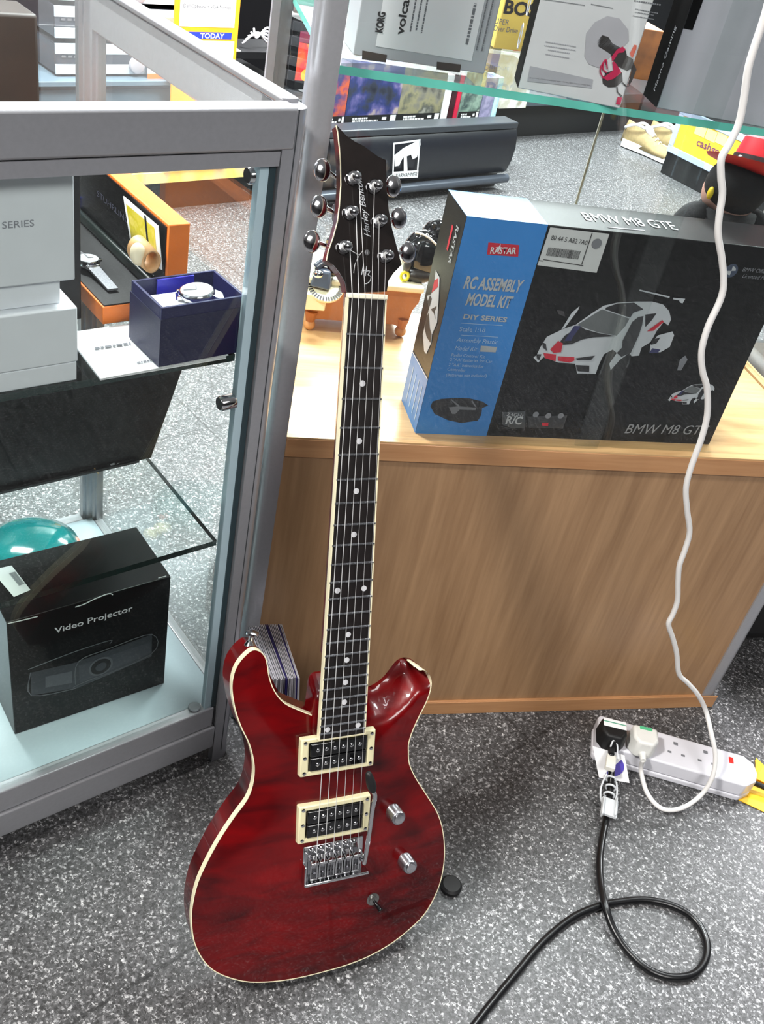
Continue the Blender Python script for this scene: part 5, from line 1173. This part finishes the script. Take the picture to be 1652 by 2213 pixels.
# base unit with curved front and boxed games
T = thing('curved_base_unit', 'black base unit with a curved front panel, white winged hammer emblem and grey foot rail', 'shelving unit', MG, (2.06, 2.52, 0))
UL = .905
prof = [(.0, .235), (-.012, .215), (-.018, .17), (-.014, .12), (.0, .075), (.02, .060), (.03, .062), (.012, .085), (.0, .125), (-.006, .17), (.0, .205), (.01, .235)]
M().prism(prof, 0, UL, 'x').put('curved_panel', mat('blue_black_panel', (14, 17, 25), .35, noise=.06), T, smooth=True)
M().box(-.02, UL, -.004, .075, .238, .262).put('ledge', mat('ledge_grey', (44, 48, 54), .4), T, bevel=.004)
M().cyl((-.08, -.006, .048), (UL+.005, -.006, .048), .017, 20).put('foot_rail', mat('foot_rail_grey', (70, 76, 86), .3, .3), T, smooth=True)
M().box(0, UL, .040, .40, 0, .232).put('plinth', SHB, T)
wf = lambda x, y: local(T, on_y(x, y, MG, 2.497))
wcr = lambda P: [wf(*p) for p in crop(560, 0, 2.753, P)]
Pq = wcr([(800, 850), (962, 828), (945, 1052), (793, 1062)])
m = M()
def quad_ring(P, t):
    c = sum(P, Vector())/4; Q = [p+(c-p)*t for p in P]
    for i in range(4): m.poly([P[i], P[(i+1) % 4], Q[(i+1) % 4], Q[i]])
quad_ring(Pq, .10); m.put('emblem_frame', INKW, T)
M().poly(wcr([(805, 925), (860, 880), (960, 830), (962, 860), (950, 900), (940, 935), (915, 948), (905, 920), (880, 930), (885, 1030), (862, 1030), (862, 935), (850, 950), (835, 985), (808, 990)])).put('winged_hammer_emblem', INKW, T)
M().poly([p+Vector((0, -.001, 0)) for p in wcr([(797, 1022), (948, 1012), (945, 1055), (794, 1062)])]).put('name_plate', INKW, T)
A, B = wcr([(800, 1054), (938, 1046)]); text('WARHAMMER', INKD, T, A+Vector((0, -.002, 0)), B-A, (0, 0, 1), .014, (B-A).length, 'emblem_lettering')
def game(px0, px1, py, cols, label, name='boxed_game', sc_=14, tall=.20, band=True, depth=.07, d=2.66, gr='boxed games on the curved base unit'):
    a, b = gy_(px0, py, d), gy_(px1, py, d)
    T_ = thing(name, label, 'box', MG, (a.x+.001, d, .2325 if d < 2.9 else .2325), 0, gr)
    w2 = b.x-a.x-.002
    M().box(0, w2, 0, depth, 0, tall).put('carton_body', artmat(name+'_art_%d' % px0, cols, sc_, 5), T_, bevel=.001)
    if band:
        M().poly([(0, -.001, 0), (w2, -.001, 0), (w2, -.001, .028), (0, -.001, .028)]).put('black_band', BLACKM, T_)
        bars('band_print', INKW, T_, lambda x, y: (x, -.0015, y), [(w2*.14, w2*.42, .015, .006), (w2*.14, w2*.62, .005, .007), (w2*.70, w2*.80, .010, .010)])
        M().poly([(w2*.86, -.0016, .006), (w2*.97, -.0016, .006), (w2*.97, -.0016, .026), (w2*.86, -.0016, .026)]).put('white_emblem', INKW, T_)
    return T_
game(700, 744, 262, [(40, 40, 120), (196, 90, 50), (60, 60, 110), (90, 90, 96)], 'boxed game with blue and orange art beside the left showcase post')
T = game(744, 857, 262, [(18, 20, 32), (44, 50, 64), (40, 52, 104), (92, 88, 140), (176, 160, 150)], 'boxed game with violet blue battle art on the curved base unit')
T = game(857, 950, 257, [(50, 52, 50), (120, 118, 108), (140, 136, 106), (84, 86, 80), (160, 160, 150)], 'boxed game with pale olive battle art beside the violet boxed game')
T = game(951, 966, 254, [(220, 220, 222), (236, 236, 238), (200, 200, 204)], 'narrow white spined box between the olive and black boxed games', band=False, tall=.16)
T = game(967, 978, 253, [(20, 18, 20), (60, 24, 30), (30, 30, 34)], 'narrow black spined box beside the white spine', band=False, tall=.17)
T = game(979, 988, 252, [(190, 30, 60), (200, 40, 70), (170, 26, 50)], 'narrow crimson spined box in the row on the curved base unit', band=False, tall=.16)
T = game(989, 1034, 251, [(84, 108, 100), (140, 164, 150), (60, 76, 76), (180, 196, 180)], 'boxed game with green grey art right of the crimson spine', tall=.17)
T = game(1035, 1060, 250, [(190, 180, 220), (120, 120, 150), (206, 196, 226)], 'small box with pale lavender art at right of the row', band=False, tall=.15)
T = game(1061, 1072, 249, [(120, 190, 210), (190, 224, 232), (90, 120, 140)], 'narrow pale cyan spined box at the right end of the row', band=False, tall=.15)
T = game(1078, 1136, 236, [(226, 226, 220), (190, 186, 170), (232, 232, 230), (160, 156, 140)], 'tall white box with cream art seen below the yellow pedal box', band=False, tall=.30, d=2.76, depth=.06)
M().poly([(0, -.001, .22), (.06, -.001, .22), (.06, -.001, .30), (0, -.001, .30)]).put('red_corner', RED, T)
T = thing('far_shelving_base', 'black shelving base with grey top running off behind the glass shelf', 'shelving unit', MG, (3.05, 3.00, 0))
M().box(0, 2.4, .06, .6, 0, .155).put('plinth', SHB, T); M().box(-.02, 2.4, 0, .6, .156, .20).put('shelf_top', mat('far_grey_top', (70, 78, 86), .4), T, bevel=.003)
M().box(0, 2.4, .6, .64, 0, 1.1).put('rear_panel', SHB, T)
M().cyl((-.012, -.012, .19), (-.012, .03, .19), .012, 12).put('bracket', CHROME, T)
# dark goods on this base
for k, (x, w_, h_, c_, lab) in enumerate(((.35, .22, .10, (40, 48, 96), 'dark navy box lying on the far shelving base'), (.62, .26, .14, (90, 58, 44), 'dark brown box on the far shelving base'), (.95, .3, .12, (34, 34, 40), 'flat black box on the far shelving base'))):
    carton('stock_box', lab, 'box', MG, 3.05+x, 3.05+x+w_, 3.05, 3.3, .2005, .2+h_, mat('stock_%d' % k, c_, .5, noise=.3, scale=20))
# trainers
def shoe(label, mtx):
    T_ = thing('trainer', label, 'shoe', mtx=mtx, group='pair of tan trainers')
    L = .29
    out = [(0, .0), (.02, .034), (.09, .036), (.16, .045), (.22, .050), (.27, .040), (.29, .0), (.27, -.040), (.22, -.046), (.16, -.038), (.09, -.034), (.02, -.032)]
    out = [tuple(v) for v in spline2([Vector(p) for p in out], 4)]
    hts = lambda x: .030-.010*sstep((x-.1)/.15)
    M().hexa([(x, y, 0.004+(.012 if x > .26 else 0)) for x, y in out], [(x*1.0, y*.97, hts(x)) for x, y in out]).put('sole', WHITE, T_, smooth=True)
    m = M(); rings = []
    for k in range(13):
        t = k/12; x = .006+.275*t
        h_ = (.095-.012*math.sin(t*3.1))*(1-sstep((t-.30)/.45))+.050*sstep((t-.30)/.45); h_ *= (1 if t < .9 else 1-.35*(t-.9)/.1)
        wv = (.030+.016*sstep((t-.2)/.5))*(1 if t < .85 else 1-.55*((t-.85)/.15)**2)*(1 if t > .05 else .7)
        rings.append([m.bm.verts.new((x, wv*math.cos(a)*(1-.25*max(0, math.sin(a))), .018+max(0, math.sin(a))**.75*(h_-.018) if math.sin(a) > 0 else .018)) for a in [2*math.pi*i/20 for i in range(20)]])
    for a, b in zip(rings, rings[1:]): m.bridge(a, b)
    m.face(rings[0][::-1]); m.face(rings[-1]); m.put('upper', mat('tan_suede', (150, 132, 92), .8, noise=.15, scale=80), T_, smooth='all')
    M().tube([(.012, .026, .070), (.06, .030, .092), (.10, .018, .088), (.10, -.018, .088), (.06, -.030, .092), (.012, -.026, .070)], .0055, 8, 4, closed=True).put('collar', MATS['white_plastic'], T_, smooth='all')
    M().sph((.115, 0, .082), (.028, .017, .014), 18, 12, Matrix.Rotation(.45, 3, 'Y')).put('tongue', MATS['white_plastic'], T_, smooth='all')
    for k in range(4): M().tube([(.125+.018*k, -.016, .078-.009*k), (.125+.018*k, 0, .086-.009*k), (.125+.018*k, .016, .078-.009*k)], .0028, 6).put('lace', MATS['white_plastic'], T_, smooth='all')
    return T_
a = on_z(1341, 312, .0); b = on_z(1436, 350, 0.0); d = b-a
shoe('tan trainer with a thick white sole on the floor, nearer of the pair', Matrix.Translation((a.x, a.y, 0)) @ Matrix.Rotation(math.atan2(d.y, d.x), 4, 'Z') @ Matrix.Diagonal((1.12, 1.12, 1.3, 1)))
a2 = a+Vector((.13, .10, 0))
shoe('tan trainer standing behind the nearer one, partly hidden by the yellow sign', Matrix.Translation((a2.x, a2.y, 0)) @ Matrix.Rotation(math.atan2(d.y, d.x)+.15, 4, 'Z') @ Matrix.Diagonal((1.12, 1.12, 1.3, 1)))
# yellow framed sign on a black plinth
a = on_z(1440, 381, 0); b = on_z(1528, 427, 0); d = (b-a)
FS = frame((a.x, a.y, 0), math.atan2(d.y, d.x))
T = thing('yellow_shop_sign', 'yellow sign in a pale blue frame on a black plinth behind the plush doll', 'sign', mtx=FS)
fs = lambda x, y, o=0: local(T, on_y(x, y, FS, -o))
p1, p2, p3 = fs(1440, 326), fs(1531, 370), fs(1466, 262)
zb = (p1.z+p2.z)/2; hh = p3.z-p1.z
M().box(p1.x-.0, p1.x+.80, .012, .30, 0, zb-.002).put('plinth', SHB, T)
FRM = mat('pale_blue_frame', (176, 192, 222), .35)
x_ = p1.x; W_ = .75; b_ = .028; H2 = hh+.03
M().box(x_, x_+W_, 0, .012, zb, zb+b_).box(x_, x_+b_, 0, .012, zb+b_, zb+H2).box(x_+W_-b_, x_+W_, 0, .012, zb+b_, zb+H2).box(x_, x_+W_, 0, .012, zb+H2, zb+H2+b_).put('frame', FRM, T, bevel=.002)
M().box(x_+b_, x_+W_-b_, .004, .010, zb+b_, zb+H2).put('yellow_panel', mat('sign_yellow', (250, 200, 56), .45), T)
A, B = fs(1505, 313, -.003), fs(1556, 336, -.003)
text('cashgenerator', mat('plum_ink', (120, 66, 96), .5), T, A, (1, 0, 0), (0, 0, 1), .030, (B-A).length*2.05, 'sign_lettering', bold=.02)
m = M()
for x, y in ((1515, 282), (1538, 293), (1559, 300)):
    c = fs(x, y, -.003); m.poly([c+Vector((-.03, 0, -.022)), c+Vector((.03, 0, -.022)), c+Vector((.03, 0, .022)), c+Vector((-.03, 0, .022))])
m.put('sign_icon', mat('pale_yellow_ink', (252, 226, 150), .5), T)

T = thing('unseen_dark_block', 'tall dark brown cupboard added unseen far behind the counter to darken reflections in its glass top', 'block', MG, (-.8, 3.30, 0))  # unseen block added so the counter's glass top reflects something dark
M().box(0, 2.0, 0, .5, 0, 2.3).put('reflected_black_block', BLACKM, T, bevel=.004)  # black beside brown stands in for the reflection's dark gradient
M().box(2.001, 2.222, -.01, .5, 0, 2.3).put('reflected_brown_block', mat('dark_reflected_brown', (74, 56, 44), .5, noise=.2), T, bevel=.004)
